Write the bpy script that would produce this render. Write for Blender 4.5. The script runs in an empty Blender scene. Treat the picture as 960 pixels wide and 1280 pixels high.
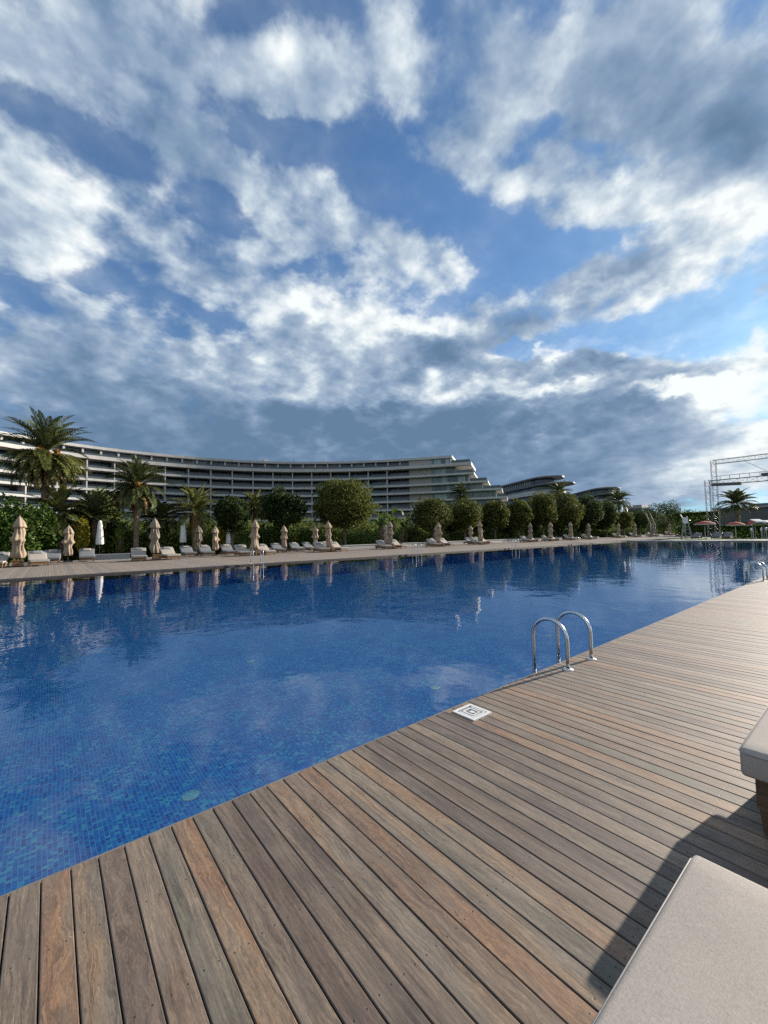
import bpy, bmesh, math, random
import numpy as np
from mathutils import Vector, Matrix, noise as mnoise

random.seed(7)
RNG = np.random.default_rng(11)
S = bpy.context.scene
COL = S.collection
R = math.radians
PI = math.pi

# ------------------------------------------------------------------ camera model
# World: X runs along the pool, Y across it, Z up; deck top is z = 0.
EYE = 1.55
F_PX, PITCH, ROLL, YAW = 513.08, R(3.194), R(-1.14), R(50.82)
FW = Vector((math.cos(YAW) * math.cos(PITCH), math.sin(YAW) * math.cos(PITCH), math.sin(PITCH)))
_rt = Vector((math.sin(YAW), -math.cos(YAW), 0))
_up = _rt.cross(FW)
RT = math.cos(ROLL) * _rt + math.sin(ROLL) * _up
UP = math.cos(ROLL) * _up - math.sin(ROLL) * _rt


def ray(x, y):
    return FW + RT * ((x - 480) / F_PX) - UP * ((y - 640) / F_PX)


def on_z(x, y, z):
    """the place on the level z that the survey pixel (x, y) of the photo shows"""
    d = ray(x, y)
    t = (z - EYE) / d.z
    return Vector((d.x * t, d.y * t, z))


def on_y(x, y, Y):
    d = ray(x, y)
    t = Y / d.y
    return Vector((d.x * t, Y, EYE + d.z * t))


def on_x(x, y, X):
    d = ray(x, y)
    t = X / d.x
    return Vector((X, d.y * t, EYE + d.z * t))


def depth(p):
    return (Vector(p) - Vector((0, 0, EYE))).dot(FW)


# ------------------------------------------------------------------ scene tree helpers
def tag(o, label=None, cat=None, group=None, kind=None):
    if label: o['label'] = label
    if cat: o['category'] = cat
    if group: o['group'] = group
    if kind: o['kind'] = kind
    return o


def empty(name, loc=(0, 0, 0), rz=0.0):
    o = bpy.data.objects.new(name, None)
    COL.objects.link(o)
    o.location = loc
    o.rotation_euler = (0, 0, rz)
    o.empty_display_size = 0.1
    return o


def copy_tree(o, parent=None):
    c = o.copy()
    COL.objects.link(c)
    if parent is not None:
        c.parent = parent
    for ch in o.children:
        copy_tree(ch, c)
    return c


class MB:
    """collects polygons; build() links them as one mesh object"""
    def __init__(s):
        s.v, s.f, s.sm = [], [], []

    def poly(s, pts, smooth=False):
        n = len(s.v)
        s.v.extend([tuple(p) for p in pts])
        s.f.append(tuple(range(n, n + len(pts))))
        s.sm.append(smooth)

    def box(s, x0, x1, y0, y1, z0, z1, bottom=True):
        n = len(s.v)
        s.v += [(x0, y0, z0), (x1, y0, z0), (x1, y1, z0), (x0, y1, z0), (x0, y0, z1), (x1, y0, z1), (x1, y1, z1), (x0, y1, z1)]
        fs = [(4, 5, 6, 7), (0, 1, 5, 4), (1, 2, 6, 5), (2, 3, 7, 6), (3, 0, 4, 7)]
        if bottom: fs.append((3, 2, 1, 0))
        for f in fs:
            s.f.append(tuple(n + i for i in f)); s.sm.append(False)
        return s

    def bar(s, a, b, w, h=None, up=(0, 0, 1)):
        """rectangular bar from a to b"""
        h = h or w
        a, b = Vector(a), Vector(b)
        d = (b - a).normalized()
        u = Vector(up)
        if abs(d.dot(u)) > 0.98: u = Vector((1, 0, 0))
        r = d.cross(u).normalized()
        u = r.cross(d)
        n = len(s.v)
        for c in (a, b):
            for i, j in ((-1, -1), (1, -1), (1, 1), (-1, 1)):
                s.v.append(tuple(c + r * (i * w / 2) + u * (j * h / 2)))
        for f in ((0, 1, 5, 4), (1, 2, 6, 5), (2, 3, 7, 6), (3, 0, 4, 7), (3, 2, 1, 0), (4, 5, 6, 7)):
            s.f.append(tuple(n + i for i in f)); s.sm.append(False)
        return s

    def tube(s, pts, r, seg=10, cap=True):
        pts = [Vector(p) for p in pts]
        rad = r if hasattr(r, '__len__') else [r] * len(pts)
        n0 = len(s.v)
        prev = None
        for i, p in enumerate(pts):
            a = pts[max(i - 1, 0)]; b = pts[min(i + 1, len(pts) - 1)]
            d = (b - a).normalized()
            if prev is None:
                u = Vector((0, 0, 1)) if abs(d.z) < 0.9 else Vector((1, 0, 0))
                x = d.cross(u).normalized()
            else:
                x = (prev - d * prev.dot(d)).normalized()
            prev = x
            y = d.cross(x)
            for k in range(seg):
                a_ = 2 * PI * k / seg
                s.v.append(tuple(p + (x * math.cos(a_) + y * math.sin(a_)) * rad[i]))
        for i in range(len(pts) - 1):
            for k in range(seg):
                k2 = (k + 1) % seg
                s.f.append((n0 + i * seg + k, n0 + i * seg + k2, n0 + (i + 1) * seg + k2, n0 + (i + 1) * seg + k)); s.sm.append(True)
        if cap:
            s.f.append(tuple(n0 + k for k in range(seg))[::-1]); s.sm.append(False)
            m = n0 + (len(pts) - 1) * seg
            s.f.append(tuple(m + k for k in range(seg))); s.sm.append(False)
        return s

    def lathe(s, prof, seg=20, c=(0, 0), pleat=0.0, npleat=8, phase=0.0, jitter=None):
        """prof = [(r, z)]; optional pleats running down it"""
        n0 = len(s.v)
        for i, (r, z) in enumerate(prof):
            for k in range(seg):
                a = 2 * PI * k / seg
                rr = r * (1 + pleat * math.cos(npleat * a + phase + z * 0.8))
                if jitter: rr *= 1 + jitter * mnoise.noise(Vector((math.cos(a) * 1.7 + phase, math.sin(a) * 1.7, z * 2.3)))
                s.v.append((c[0] + rr * math.cos(a), c[1] + rr * math.sin(a), z))
        for i in range(len(prof) - 1):
            for k in range(seg):
                k2 = (k + 1) % seg
                s.f.append((n0 + i * seg + k, n0 + i * seg + k2, n0 + (i + 1) * seg + k2, n0 + (i + 1) * seg + k)); s.sm.append(True)
        return s

    def build(s, name, mat, parent=None, loc=None):
        me = bpy.data.meshes.new(name)
        me.from_pydata(s.v, [], s.f)
        me.polygons.foreach_set('use_smooth', s.sm)
        me.materials.append(mat)
        me.update()
        o = bpy.data.objects.new(name, me)
        COL.objects.link(o)
        if parent is not None: o.parent = parent
        if loc is not None: o.location = loc
        return o


def quads_obj(name, V, mat, parent=None, loc=None, smooth=False):
    """V: (n, 4, 3) array of quads -> one mesh object"""
    n = len(V)
    me = bpy.data.meshes.new(name)
    me.vertices.add(n * 4)
    me.vertices.foreach_set('co', np.ascontiguousarray(V, dtype=np.float32).ravel())
    me.loops.add(n * 4)
    me.loops.foreach_set('vertex_index', np.arange(n * 4, dtype=np.int32))
    me.polygons.add(n)
    me.polygons.foreach_set('loop_start', np.arange(0, n * 4, 4, dtype=np.int32))
    me.polygons.foreach_set('loop_total', np.full(n, 4, dtype=np.int32))
    me.materials.append(mat)
    me.update(calc_edges=True)
    o = bpy.data.objects.new(name, me)
    COL.objects.link(o)
    if parent is not None: o.parent = parent
    if loc is not None: o.location = loc
    return o


def rounded_box(sx, sy, sz, r, seg=4, puff=0.0, cuts=0):
    """bmesh box with rounded edges, its bottom centre at the origin"""
    bm = bmesh.new()
    bmesh.ops.create_cube(bm, size=1)
    bmesh.ops.scale(bm, vec=(sx, sy, sz), verts=bm.verts)
    bmesh.ops.translate(bm, vec=(0, 0, sz / 2), verts=bm.verts)
    bmesh.ops.bevel(bm, geom=bm.edges[:] + bm.verts[:], offset=r, segments=seg, profile=0.5, affect='EDGES')
    if cuts:
        big = [e for e in bm.edges if e.calc_length() > min(sx, sy) * 0.5]
        bmesh.ops.subdivide_edges(bm, edges=big, cuts=cuts, use_grid_fill=True)
    if puff:
        for v in bm.verts:
            u = max(0, 1 - (2 * v.co.x / sx) ** 4) * max(0, 1 - (2 * v.co.y / sy) ** 4)
            if v.co.z > sz * 0.5:
                v.co.z += puff * u + 0.004 * mnoise.noise(Vector((v.co.x * 5, v.co.y * 5, 1.7))) * u
    for f in bm.faces: f.smooth = True
    return bm


def bm_obj(name, bm, mat, parent=None, loc=(0, 0, 0), rot=(0, 0, 0)):
    me = bpy.data.meshes.new(name)
    bm.to_mesh(me); bm.free()
    me.materials.append(mat)
    o = bpy.data.objects.new(name, me)
    COL.objects.link(o)
    o.location = loc
    o.rotation_euler = rot
    if parent is not None: o.parent = parent
    return o


# ------------------------------------------------------------------ node helper
class NT:
    def __init__(s, tree): s.t = tree; s.n = tree.nodes; s.l = tree.links

    def new(s, typ, **kw):
        n = s.n.new(typ)
        for k, v in kw.items(): setattr(n, k, v)
        return n

    def put(s, sock, val):
        if hasattr(val, 'is_linked') or hasattr(val, 'links'): s.l.new(val, sock)
        elif val is not None:
            if sock.type == 'RGBA' and len(val) == 3: val = (*val, 1)
            sock.default_value = val

    def math(s, op, a, b=None, c=None, clamp=False):
        n = s.new('ShaderNodeMath', operation=op, use_clamp=clamp)
        for i, v in enumerate((a, b, c)):
            if v is not None: s.put(n.inputs[i], v)
        return n.outputs[0]

    def vmath(s, op, a, b=None, scale=None):
        n = s.new('ShaderNodeVectorMath', operation=op)
        s.put(n.inputs[0], a)
        if b is not None: s.put(n.inputs[1], b)
        if scale is not None: s.put(n.inputs['Scale'], scale)
        return n.outputs['Value'] if op in ('DOT_PRODUCT', 'LENGTH', 'DISTANCE') else n.outputs['Vector']

    def noise(s, vec, scale, detail=4, rough=0.5, dist=0.0, lac=2.0, dim='3D'):
        n = s.new('ShaderNodeTexNoise', noise_dimensions=dim)
        s.put(n.inputs['Vector'], vec)
        for k, v in (('Scale', scale), ('Detail', detail), ('Roughness', rough), ('Distortion', dist), ('Lacunarity', lac)): s.put(n.inputs[k], v)
        return n

    def ramp(s, fac, stops, interp='LINEAR'):
        n = s.new('ShaderNodeValToRGB')
        cr = n.color_ramp
        cr.interpolation = interp
        while len(cr.elements) < len(stops): cr.elements.new(0.5)
        for e, (p, c) in zip(cr.elements, stops):
            e.position = p
            e.color = (*c, 1) if len(c) == 3 else c
        s.put(n.inputs[0], fac)
        return n.outputs[0]

    def mix(s, fac, a, b, mode='MIX'):
        n = s.new('ShaderNodeMix', data_type='RGBA', blend_type=mode)
        s.put(n.inputs['Factor'], fac)
        s.put(n.inputs['A'] if False else n.inputs[6], a)
        s.put(n.inputs[7], b)
        return n.outputs[2]

    def maprange(s, v, a, b, c=0.0, d=1.0, kind='LINEAR'):
        n = s.new('ShaderNodeMapRange', interpolation_type=kind)
        for i, x in enumerate((v, a, b, c, d)): s.put(n.inputs[i], x)
        return n.outputs[0]

    def sep(s, v):
        n = s.new('ShaderNodeSeparateXYZ'); s.put(n.inputs[0], v); return n.outputs

    def comb(s, x, y, z=0.0):
        n = s.new('ShaderNodeCombineXYZ')
        for i, v in enumerate((x, y, z)): s.put(n.inputs[i], v)
        return n.outputs[0]


def mat_new(name):
    m = bpy.data.materials.new(name)
    m.use_nodes = True
    m.node_tree.nodes.clear()
    n = NT(m.node_tree)
    out = n.new('ShaderNodeOutputMaterial')
    return m, n, out


def principled(n, out, color, rough=0.6, spec=0.5, metal=0.0, bump=None, bump_s=0.3, bump_d=0.01):
    p = n.new('ShaderNodeBsdfPrincipled')
    n.put(p.inputs['Base Color'], color)
    n.put(p.inputs['Roughness'], rough)
    n.put(p.inputs['Metallic'], metal)
    n.put(p.inputs['Specular IOR Level'], spec)
    if bump is not None:
        b = n.new('ShaderNodeBump')
        b.inputs['Strength'].default_value = bump_s
        b.inputs['Distance'].default_value = bump_d
        n.put(b.inputs['Height'], bump)
        n.l.new(b.outputs[0], p.inputs['Normal'])
    n.l.new(p.outputs[0], out.inputs['Surface'])
    return p


def plain(name, c, rough=0.6, metal=0.0, spec=0.5, var=0.12, scale=3.0, bump=0.0):
    """a surface of one colour with uneven tone"""
    m, n, out = mat_new(name)
    tc = n.new('ShaderNodeTexCoord')
    nz = n.noise(tc.outputs['Object'], scale, 5, 0.6)
    dark = tuple(x * (1 - var) for x in c); lite = tuple(min(1, x * (1 + var)) for x in c)
    col = n.ramp(nz.outputs[0], [(0.3, dark), (0.7, lite)])
    principled(n, out, col, rough, spec, metal, nz.outputs[0] if bump else None, bump)
    return m

# ------------------------------------------------------------------ materials
PITCH_B, GAP_B = 0.108, 0.0045


def deck_material():
    m, n, out = mat_new('weathered_deck_boards')
    tc = n.new('ShaderNodeTexCoord')
    x, y, z = n.sep(tc.outputs['Object'])
    u = n.math('DIVIDE', x, PITCH_B)
    idx = n.math('FLOOR', u)
    fr = n.math('FRACT', u)
    seg = n.math('FLOOR', n.math('ADD', n.math('DIVIDE', y, 3.1), n.math('MULTIPLY', idx, 0.377)))
    wn = n.new('ShaderNodeTexWhiteNoise', noise_dimensions='2D')
    n.put(wn.inputs['Vector'], n.comb(idx, n.math('MULTIPLY', seg, 0.0), 0.0))
    r1 = wn.outputs['Value']
    r2 = n.sep(wn.outputs['Color'])[1]
    r3 = n.sep(wn.outputs['Color'])[2]
    off = n.math('MULTIPLY', r2, 50.0)
    # long soft variation along each board
    soft = n.noise(n.comb(n.math('ADD', n.math('MULTIPLY', x, 9.0), off), n.math('MULTIPLY', y, 1.1), off), 1.0, 4, 0.6)
    tone = n.math('ADD', r1, n.math('MULTIPLY', n.math('SUBTRACT', soft.outputs[0], 0.5), 0.5))
    base = n.ramp(tone, [(0.0, (0.098, 0.066, 0.047)), (0.14, (0.14, 0.098, 0.068)), (0.27, (0.08, 0.058, 0.044)), (0.4, (0.16, 0.116, 0.08)), (0.52, (0.106, 0.092, 0.066)), (0.63, (0.2, 0.15, 0.104)), (0.75, (0.14, 0.09, 0.058)), (0.86, (0.205, 0.112, 0.058)), (0.94, (0.205, 0.138, 0.082)), (1.0, (0.15, 0.118, 0.086))])
    # grain: fine streaks, and a wandering figure on some boards
    warp = n.noise(n.comb(n.math('MULTIPLY', x, 16.0), n.math('MULTIPLY', y, 5.0), off), 1.0, 3, 0.55)
    gx = n.math('ADD', n.math('MULTIPLY', x, 95.0), n.math('MULTIPLY', warp.outputs[0], n.math('MULTIPLY', n.math('POWER', r3, 2.0), 14.0)))
    grain = n.noise(n.comb(n.math('ADD', gx, off), n.math('MULTIPLY', y, 4.2), off), 1.0, 8, 0.70)
    fine = n.noise(n.comb(n.math('MULTIPLY', x, 480.0), n.math('MULTIPLY', y, 46.0), off), 1.0, 3, 0.6)
    g1 = n.maprange(grain.outputs[0], 0.30, 0.70, 0.36, 1.62)
    g2 = n.maprange(fine.outputs[0], 0.3, 0.7, 0.66, 1.34)
    col = n.mix(1.0, base, n.comb(g1, g1, g1), 'MULTIPLY')
    col = n.mix(1.0, col, n.comb(g2, g2, g2), 'MULTIPLY')
    # grey weathering patches and dark blotches
    wz = n.noise(n.comb(n.math('MULTIPLY', x, 14.0), n.math('MULTIPLY', y, 3.2), off), 1.0, 5, 0.65)
    col = n.mix(n.maprange(wz.outputs[0], 0.48, 0.72, 0.0, 0.55), col, (.190, .156, .120))
    bz = n.noise(n.comb(n.math('MULTIPLY', x, 26.0), n.math('MULTIPLY', y, 8.0), n.math('ADD', off, 9.0)), 1.0, 5, 0.7)
    col = n.mix(n.maprange(bz.outputs[0], 0.52, 0.74, 0.0, 0.65), col, (.085, .062, .050))
    # fine drying checks along the grain, and dirt gathered at the board edges
    ck = n.noise(n.comb(n.math('MULTIPLY', x, 210.0), n.math('MULTIPLY', y, 3.0), n.math('ADD', off, 21.0)), 1.0, 3, 0.6)
    col = n.mix(n.maprange(ck.outputs[0], 0.66, 0.74, 0.0, 0.7), col, (.030, .022, .018))
    ez = n.noise(n.comb(n.math('MULTIPLY', x, 30.0), n.math('MULTIPLY', y, 4.0), off), 1.0, 4, 0.6)
    em = n.math('ADD', n.math('ABSOLUTE', n.math('SUBTRACT', fr, 0.5)), n.math('MULTIPLY', n.math('SUBTRACT', ez.outputs[0], 0.5), 0.16))
    col = n.mix(n.maprange(em, 0.40, 0.49, 0.0, 0.7), col, (.050, .038, .031))
    # screw holes, two per board over each joist
    jy = n.math('SUBTRACT', n.math('FRACT', n.math('ADD', n.math('DIVIDE', y, 0.47), n.math('MULTIPLY', r2, 0.03))), 0.5)
    dy = n.math('MULTIPLY', jy, 0.47)
    dx = n.math('MULTIPLY', n.math('SUBTRACT', n.math('ABSOLUTE', n.math('SUBTRACT', fr, 0.5)), 0.24), PITCH_B)
    dd = n.math('SQRT', n.math('ADD', n.math('MULTIPLY', dx, dx), n.math('MULTIPLY', dy, dy)))
    hole = n.maprange(dd, 0.0026, 0.0046, 1.0, 0.0)
    col = n.mix(hole, col, (.018, .014, .012))
    hgt = n.math('SUBTRACT', n.math('ADD', n.math('MULTIPLY', grain.outputs[0], 0.7), n.math('MULTIPLY', fine.outputs[0], 0.3)), hole)
    rough = n.maprange(soft.outputs[0], 0.3, 0.7, 0.52, 0.68)
    p = principled(n, out, col, rough, 0.62, 0, hgt, 0.35, 0.003)
    p.inputs['Sheen Weight'].default_value = 0.06; p.inputs['Sheen Roughness'].default_value = 0.4
    return m


def pool_tile_material():
    m, n, out = mat_new('blue_mosaic_tiles')
    T = 0.036
    tc = n.new('ShaderNodeTexCoord')
    # noise bends the tile pattern, painting in the water's refraction
    wob = n.noise(tc.outputs['Object'], 1.3, 2, 0.5)
    p = n.vmath('ADD', tc.outputs['Object'], n.vmath('SCALE', n.vmath('SUBTRACT', wob.outputs['Color'], (.5, .5, .5)), scale=0.05))
    v = n.vmath('SCALE', p, scale=1 / T)
    cell = n.vmath('FLOOR', v)
    fx, fy, fz = n.sep(n.vmath('FRACTION', v))
    wn = n.new('ShaderNodeTexWhiteNoise', noise_dimensions='3D')
    n.put(wn.inputs['Vector'], cell)
    r = wn.outputs['Value']
    patch = n.noise(tc.outputs['Object'], 2.2, 4, 0.6)
    tone = n.math('ADD', r, n.math('MULTIPLY', n.math('SUBTRACT', patch.outputs[0], 0.5), 0.9))
    col = n.ramp(tone, [(0.0, (0.012, 0.12, 0.56)), (0.22, (0.018, 0.215, 0.76)), (0.42, (0.026, 0.31, 0.88)), (0.62, (0.034, 0.4, 0.93)), (0.78, (0.018, 0.245, 0.8)), (0.9, (0.07, 0.57, 0.94)), (1.0, (0.15, 0.74, 0.95))])
    ex = n.math('ABSOLUTE', n.math('SUBTRACT', fx, 0.5))
    ey = n.math('ABSOLUTE', n.math('SUBTRACT', fy, 0.5))
    ed = n.math('MAXIMUM', ex, ey)
    g = n.maprange(ed, 0.425, 0.465, 0.0, 1.0)
    col = n.mix(g, col, (.300, .680, .930))
    principled(n, out, col, 0.4, 0.3)
    return m


def water_material():
    m, n, out = mat_new('pool_water')
    tc = n.new('ShaderNodeTexCoord')
    x, y, z = n.sep(tc.outputs['Object'])
    a = n.noise(n.comb(n.math('MULTIPLY', x, 1.0), n.math('MULTIPLY', y, 1.0), 0.0), 1.1, 3, 0.5, 0.3)
    b = n.noise(tc.outputs['Object'], 6.5, 3, 0.55, 0.2)
    # breeze patches: ruffled next to smooth
    pz = n.noise(tc.outputs['Object'], 0.16, 3, 0.5)
    amp = n.maprange(pz.outputs[0], 0.38, 0.66, 0.25, 1.0)
    h = n.math('ADD', n.math('MULTIPLY', a.outputs[0], 1.0), n.math('MULTIPLY', n.math('MULTIPLY', b.outputs[0], amp), 0.16))
    bp = n.new('ShaderNodeBump')
    bp.inputs['Strength'].default_value = 1.0
    bp.inputs['Distance'].default_value = 0.0075
    n.put(bp.inputs['Height'], h)
    fr = n.new('ShaderNodeFresnel'); fr.inputs['IOR'].default_value = 1.33
    n.l.new(bp.outputs[0], fr.inputs['Normal'])
    tr = n.new('ShaderNodeBsdfTransparent'); tr.inputs[0].default_value = (.92, .98, 1.0, 1)
    gl = n.new('ShaderNodeBsdfGlossy'); gl.inputs['Roughness'].default_value = 0.0
    gl.inputs['Color'].default_value = (1, 1, 1, 1)
    n.l.new(bp.outputs[0], gl.inputs['Normal'])
    mx = n.new('ShaderNodeMixShader')
    n.l.new(fr.outputs[0], mx.inputs[0]); n.l.new(tr.outputs[0], mx.inputs[1]); n.l.new(gl.outputs[0], mx.inputs[2])
    n.l.new(mx.outputs[0], out.inputs['Surface'])
    return m


def leaf_material(name, stops, trans=0.42, rough=0.65):
    m, n, out = mat_new(name)
    g = n.new('ShaderNodeNewGeometry')
    tc = n.new('ShaderNodeTexCoord')
    nz = n.noise(tc.outputs['Object'], 1.4, 3, 0.55)
    t = n.math('ADD', n.math('MULTIPLY', g.outputs['Random Per Island'], 0.7), n.math('MULTIPLY', nz.outputs[0], 0.3))
    col = n.ramp(t, stops)
    p = n.new('ShaderNodeBsdfPrincipled')
    n.put(p.inputs['Base Color'], col)
    p.inputs['Roughness'].default_value = rough
    p.inputs['Specular IOR Level'].default_value = 0.12
    tl = n.new('ShaderNodeBsdfTranslucent')
    n.put(tl.inputs[0], col)
    mx = n.new('ShaderNodeMixShader'); mx.inputs[0].default_value = trans
    n.l.new(p.outputs[0], mx.inputs[1]); n.l.new(tl.outputs[0], mx.inputs[2])
    n.l.new(mx.outputs[0], out.inputs['Surface'])
    return m


def fabric_material(name, c, scale=260.0):
    m, n, out = mat_new(name)
    tc = n.new('ShaderNodeTexCoord')
    x, y, z = n.sep(tc.outputs['Object'])
    w1 = n.noise(n.comb(n.math('MULTIPLY', x, scale), n.math('MULTIPLY', y, scale * 0.3), n.math('MULTIPLY', z, scale)), 1.0, 3, 0.7)
    w2 = n.noise(n.comb(n.math('MULTIPLY', x, scale * 0.3), n.math('MULTIPLY', y, scale), n.math('MULTIPLY', z, scale)), 1.0, 3, 0.7)
    soft = n.noise(tc.outputs['Object'], 4.0, 4, 0.6)
    f = n.math('ADD', n.math('MULTIPLY', w1.outputs[0], 0.5), n.math('MULTIPLY', w2.outputs[0], 0.5))
    k = n.math('ADD', n.maprange(f, 0.32, 0.68, 0.76, 1.2), n.maprange(soft.outputs[0], 0.3, 0.7, -0.06, 0.06))
    col = n.mix(1.0, c, n.comb(k, k, k), 'MULTIPLY')
    principled(n, out, col, 0.85, 0.25, 0, f, 0.35, 0.002)
    return m


def wood_material(name, c, scale=1.0):
    m, n, out = mat_new(name)
    tc = n.new('ShaderNodeTexCoord')
    x, y, z = n.sep(tc.outputs['Object'])
    g = n.noise(n.comb(n.math('MULTIPLY', x, 6 * scale), n.math('MULTIPLY', y, 6 * scale), n.math('MULTIPLY', z, 70 * scale)), 1.0, 5, 0.6, 0.4)
    k = n.maprange(g.outputs[0], 0.3, 0.7, 0.65, 1.3)
    principled(n, out, n.mix(1.0, c, n.comb(k, k, k), 'MULTIPLY'), 0.55, 0.35, 0, g.outputs[0], 0.2, 0.003)
    return m


def glass_material(name, c):
    """dark glazing of a facade: bays differ by curtains and room depth"""
    m, n, out = mat_new(name)
    tc = n.new('ShaderNodeTexCoord')
    br = n.new('ShaderNodeTexWhiteNoise', noise_dimensions='3D')
    n.put(br.inputs['Vector'], n.vmath('FLOOR', n.vmath('MULTIPLY', tc.outputs['Object'], (0.45, 0.45, 0.33))))
    nz = n.noise(tc.outputs['Object'], 0.6, 3, 0.5)
    t = n.math('ADD', n.math('MULTIPLY', br.outputs['Value'], 0.75), n.math('MULTIPLY', nz.outputs[0], 0.25))
    d = tuple(x * 0.35 for x in c); l = tuple(min(1, x * 3.2) for x in c)
    col = n.ramp(t, [(0.0, d), (0.45, c), (0.66, tuple(x * 1.7 for x in c)), (0.80, l)])
    principled(n, out, col, 0.12, 0.5)
    return m


M = {}
M['deck'] = deck_material()
M['tile'] = pool_tile_material()
M['water'] = water_material()
M['stone_lip'] = plain('stone_lip', (.17, .15, .125), 0.6, var=0.3, scale=9)
M['line_tile'] = plain('pale_line_tile', (.42, .74, .92), 0.4, var=0.2, scale=20)
M['inlet'] = plain('turquoise_plastic', (.36, .93, .90), 0.35, var=0.12, scale=30)
M['inlet_rim'] = plain('pale_turquoise_plastic', (.55, .93, .90), 0.35, var=0.08, scale=30)
M['soil'] = plain('dark_soil', (.045, .036, .026), 0.95, var=0.4, scale=2)
M['lawn'] = plain('lawn_green', (.055, .115, .030), 0.9, var=0.35, scale=1.5)
M['fascia'] = plain('deck_fascia', (.060, .052, .046), 0.7, var=0.25, scale=3)
M['gutter'] = plain('pale_gutter_stone', (0.442, 0.416, 0.365), 0.55, var=0.12, scale=2)
M['white'] = plain('white_painted_concrete', (0.420, 0.412, 0.391), 0.6, var=0.10, scale=0.5)
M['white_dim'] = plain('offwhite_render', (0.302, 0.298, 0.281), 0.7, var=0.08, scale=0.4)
M['beige_panel'] = plain('beige_facade_panel', (0.311, 0.298, 0.265), 0.7, var=0.06, scale=0.5)
M['soffit'] = plain('timber_soffit', (.42, .29, .17), 0.6, var=0.2, scale=0.8)
M['glass'] = glass_material('facade_glass', (.030, .040, .048))
M['green_glass'] = glass_material('greenish_facade_glass', (.075, .105, .100))
M['rail_glass'] = plain('balustrade_glass', (.055, .072, .078), 0.1, var=0.2, scale=0.3)
M['dark_roof'] = plain('dark_standing_seam_roof', (.105, .110, .115), 0.5, var=0.15, scale=0.3)
M['dark_wall'] = plain('dark_grey_wall', (.12, .115, .11), 0.8, var=0.15, scale=0.4)
M['steel'] = plain('brushed_steel', (0.558, 0.558, 0.540), 0.22, 1.0, var=0.06, scale=12)
M['galv'] = plain('galvanised_truss', (.065, .062, .066), 0.6, 0.0, var=0.15, scale=2)
M['cushion'] = fabric_material('oatmeal_outdoor_fabric', (.345, .308, .272))
M['cushion_side'] = fabric_material('grey_outdoor_fabric', (.30, .29, .28))
M['cushion_cream'] = fabric_material('cream_outdoor_fabric', (0.328, 0.295, 0.258))
M['cushion_shaded'] = fabric_material('shaded_cream_outdoor_fabric', (0.172, 0.180, 0.189))  # cream cushion fabric with the rear row's shade put into its colour
M['pillow'] = fabric_material('slate_pillow_fabric', (.19, .205, .215))
M['teak'] = wood_material('oiled_teak', (0.178, 0.098, 0.044))
M['teak_dark'] = wood_material('dark_teak', (.10, .060, .036))
M['canvas'] = fabric_material('beige_parasol_canvas', (0.320, 0.246, 0.176), 60)
M['canvas_old'] = fabric_material('faded_brown_parasol_canvas', (0.180, 0.148, 0.115), 60)
M['canvas_grey'] = fabric_material('grey_beige_parasol_canvas', (0.246, 0.205, 0.160), 60)
M['canvas_white'] = fabric_material('white_parasol_cover', (0.607, 0.599, 0.574), 60)
M['red_canvas'] = fabric_material('faded_red_canvas', (0.408, 0.085, 0.064), 40)
M['white_plastic'] = plain('white_plastic', (0.663, 0.663, 0.646), 0.4, var=0.04, scale=20)
M['grey_slot'] = plain('dark_slot', (.16, .16, .16), 0.7, var=0.1, scale=20)
M['bark'] = plain('grey_brown_bark', (.11, .085, .062), 0.9, var=0.4, scale=5, bump=0.5)
M['palm_bark'] = plain('palm_trunk_bark', (.17, .12, .075), 0.95, var=0.45, scale=6, bump=0.6)
M['straw'] = leaf_material('dry_palm_fronds', [(0.1, (.16, .10, .045)), (0.5, (.30, .20, .09)), (0.9, (.42, .31, .15))], 0.25)
M['dates'] = leaf_material('orange_date_fruit', [(0.1, (.30, .12, .025)), (0.9, (.52, .26, .06))], 0.1)
M['ficus'] = leaf_material('clipped_tree_leaves', [(0.05, (0.025, 0.036, 0.010)), (0.40, (0.059, 0.075, 0.017)), (0.70, (0.111, 0.121, 0.030)), (0.95, (0.180, 0.176, 0.051))])
M['ficus_dark'] = leaf_material('dark_tree_leaves', [(0.05, (0.014, 0.024, 0.009)), (0.45, (0.030, 0.048, 0.014)), (0.75, (0.055, 0.078, 0.022)), (0.95, (0.106, 0.126, 0.038))])
M['olive'] = leaf_material('olive_green_leaves', [(0.05, (0.041, 0.049, 0.011)), (0.40, (0.079, 0.093, 0.020)), (0.70, (0.117, 0.133, 0.030)), (0.95, (0.165, 0.182, 0.052))])
M['bush'] = leaf_material('glossy_bush_leaves', [(0.05, (0.019, 0.039, 0.009)), (0.40, (0.045, 0.087, 0.017)), (0.70, (0.084, 0.141, 0.026)), (0.95, (0.156, 0.212, 0.052))], 0.35, 0.4)
M['shrubs'] = leaf_material('mixed_garden_leaves', [(0.05, (0.027, 0.043, 0.011)), (0.35, (0.067, 0.098, 0.022)), (0.65, (0.125, 0.160, 0.035)), (0.85, (0.190, 0.207, 0.051)), (0.97, (0.324, 0.308, 0.117))])
M['golden'] = leaf_material('golden_bamboo_leaves', [(0.05, (.13, .11, .014)), (0.45, (.26, .22, .025)), (0.75, (.36, .30, .035)), (0.95, (.42, .36, .06))], 0.4)
M['palm'] = leaf_material('palm_fronds', [(0.05, (0.037, 0.054, 0.021)), (0.40, (0.075, 0.098, 0.036)), (0.70, (0.125, 0.143, 0.054)), (0.95, (0.212, 0.202, 0.089))], 0.25, 0.45)
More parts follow.
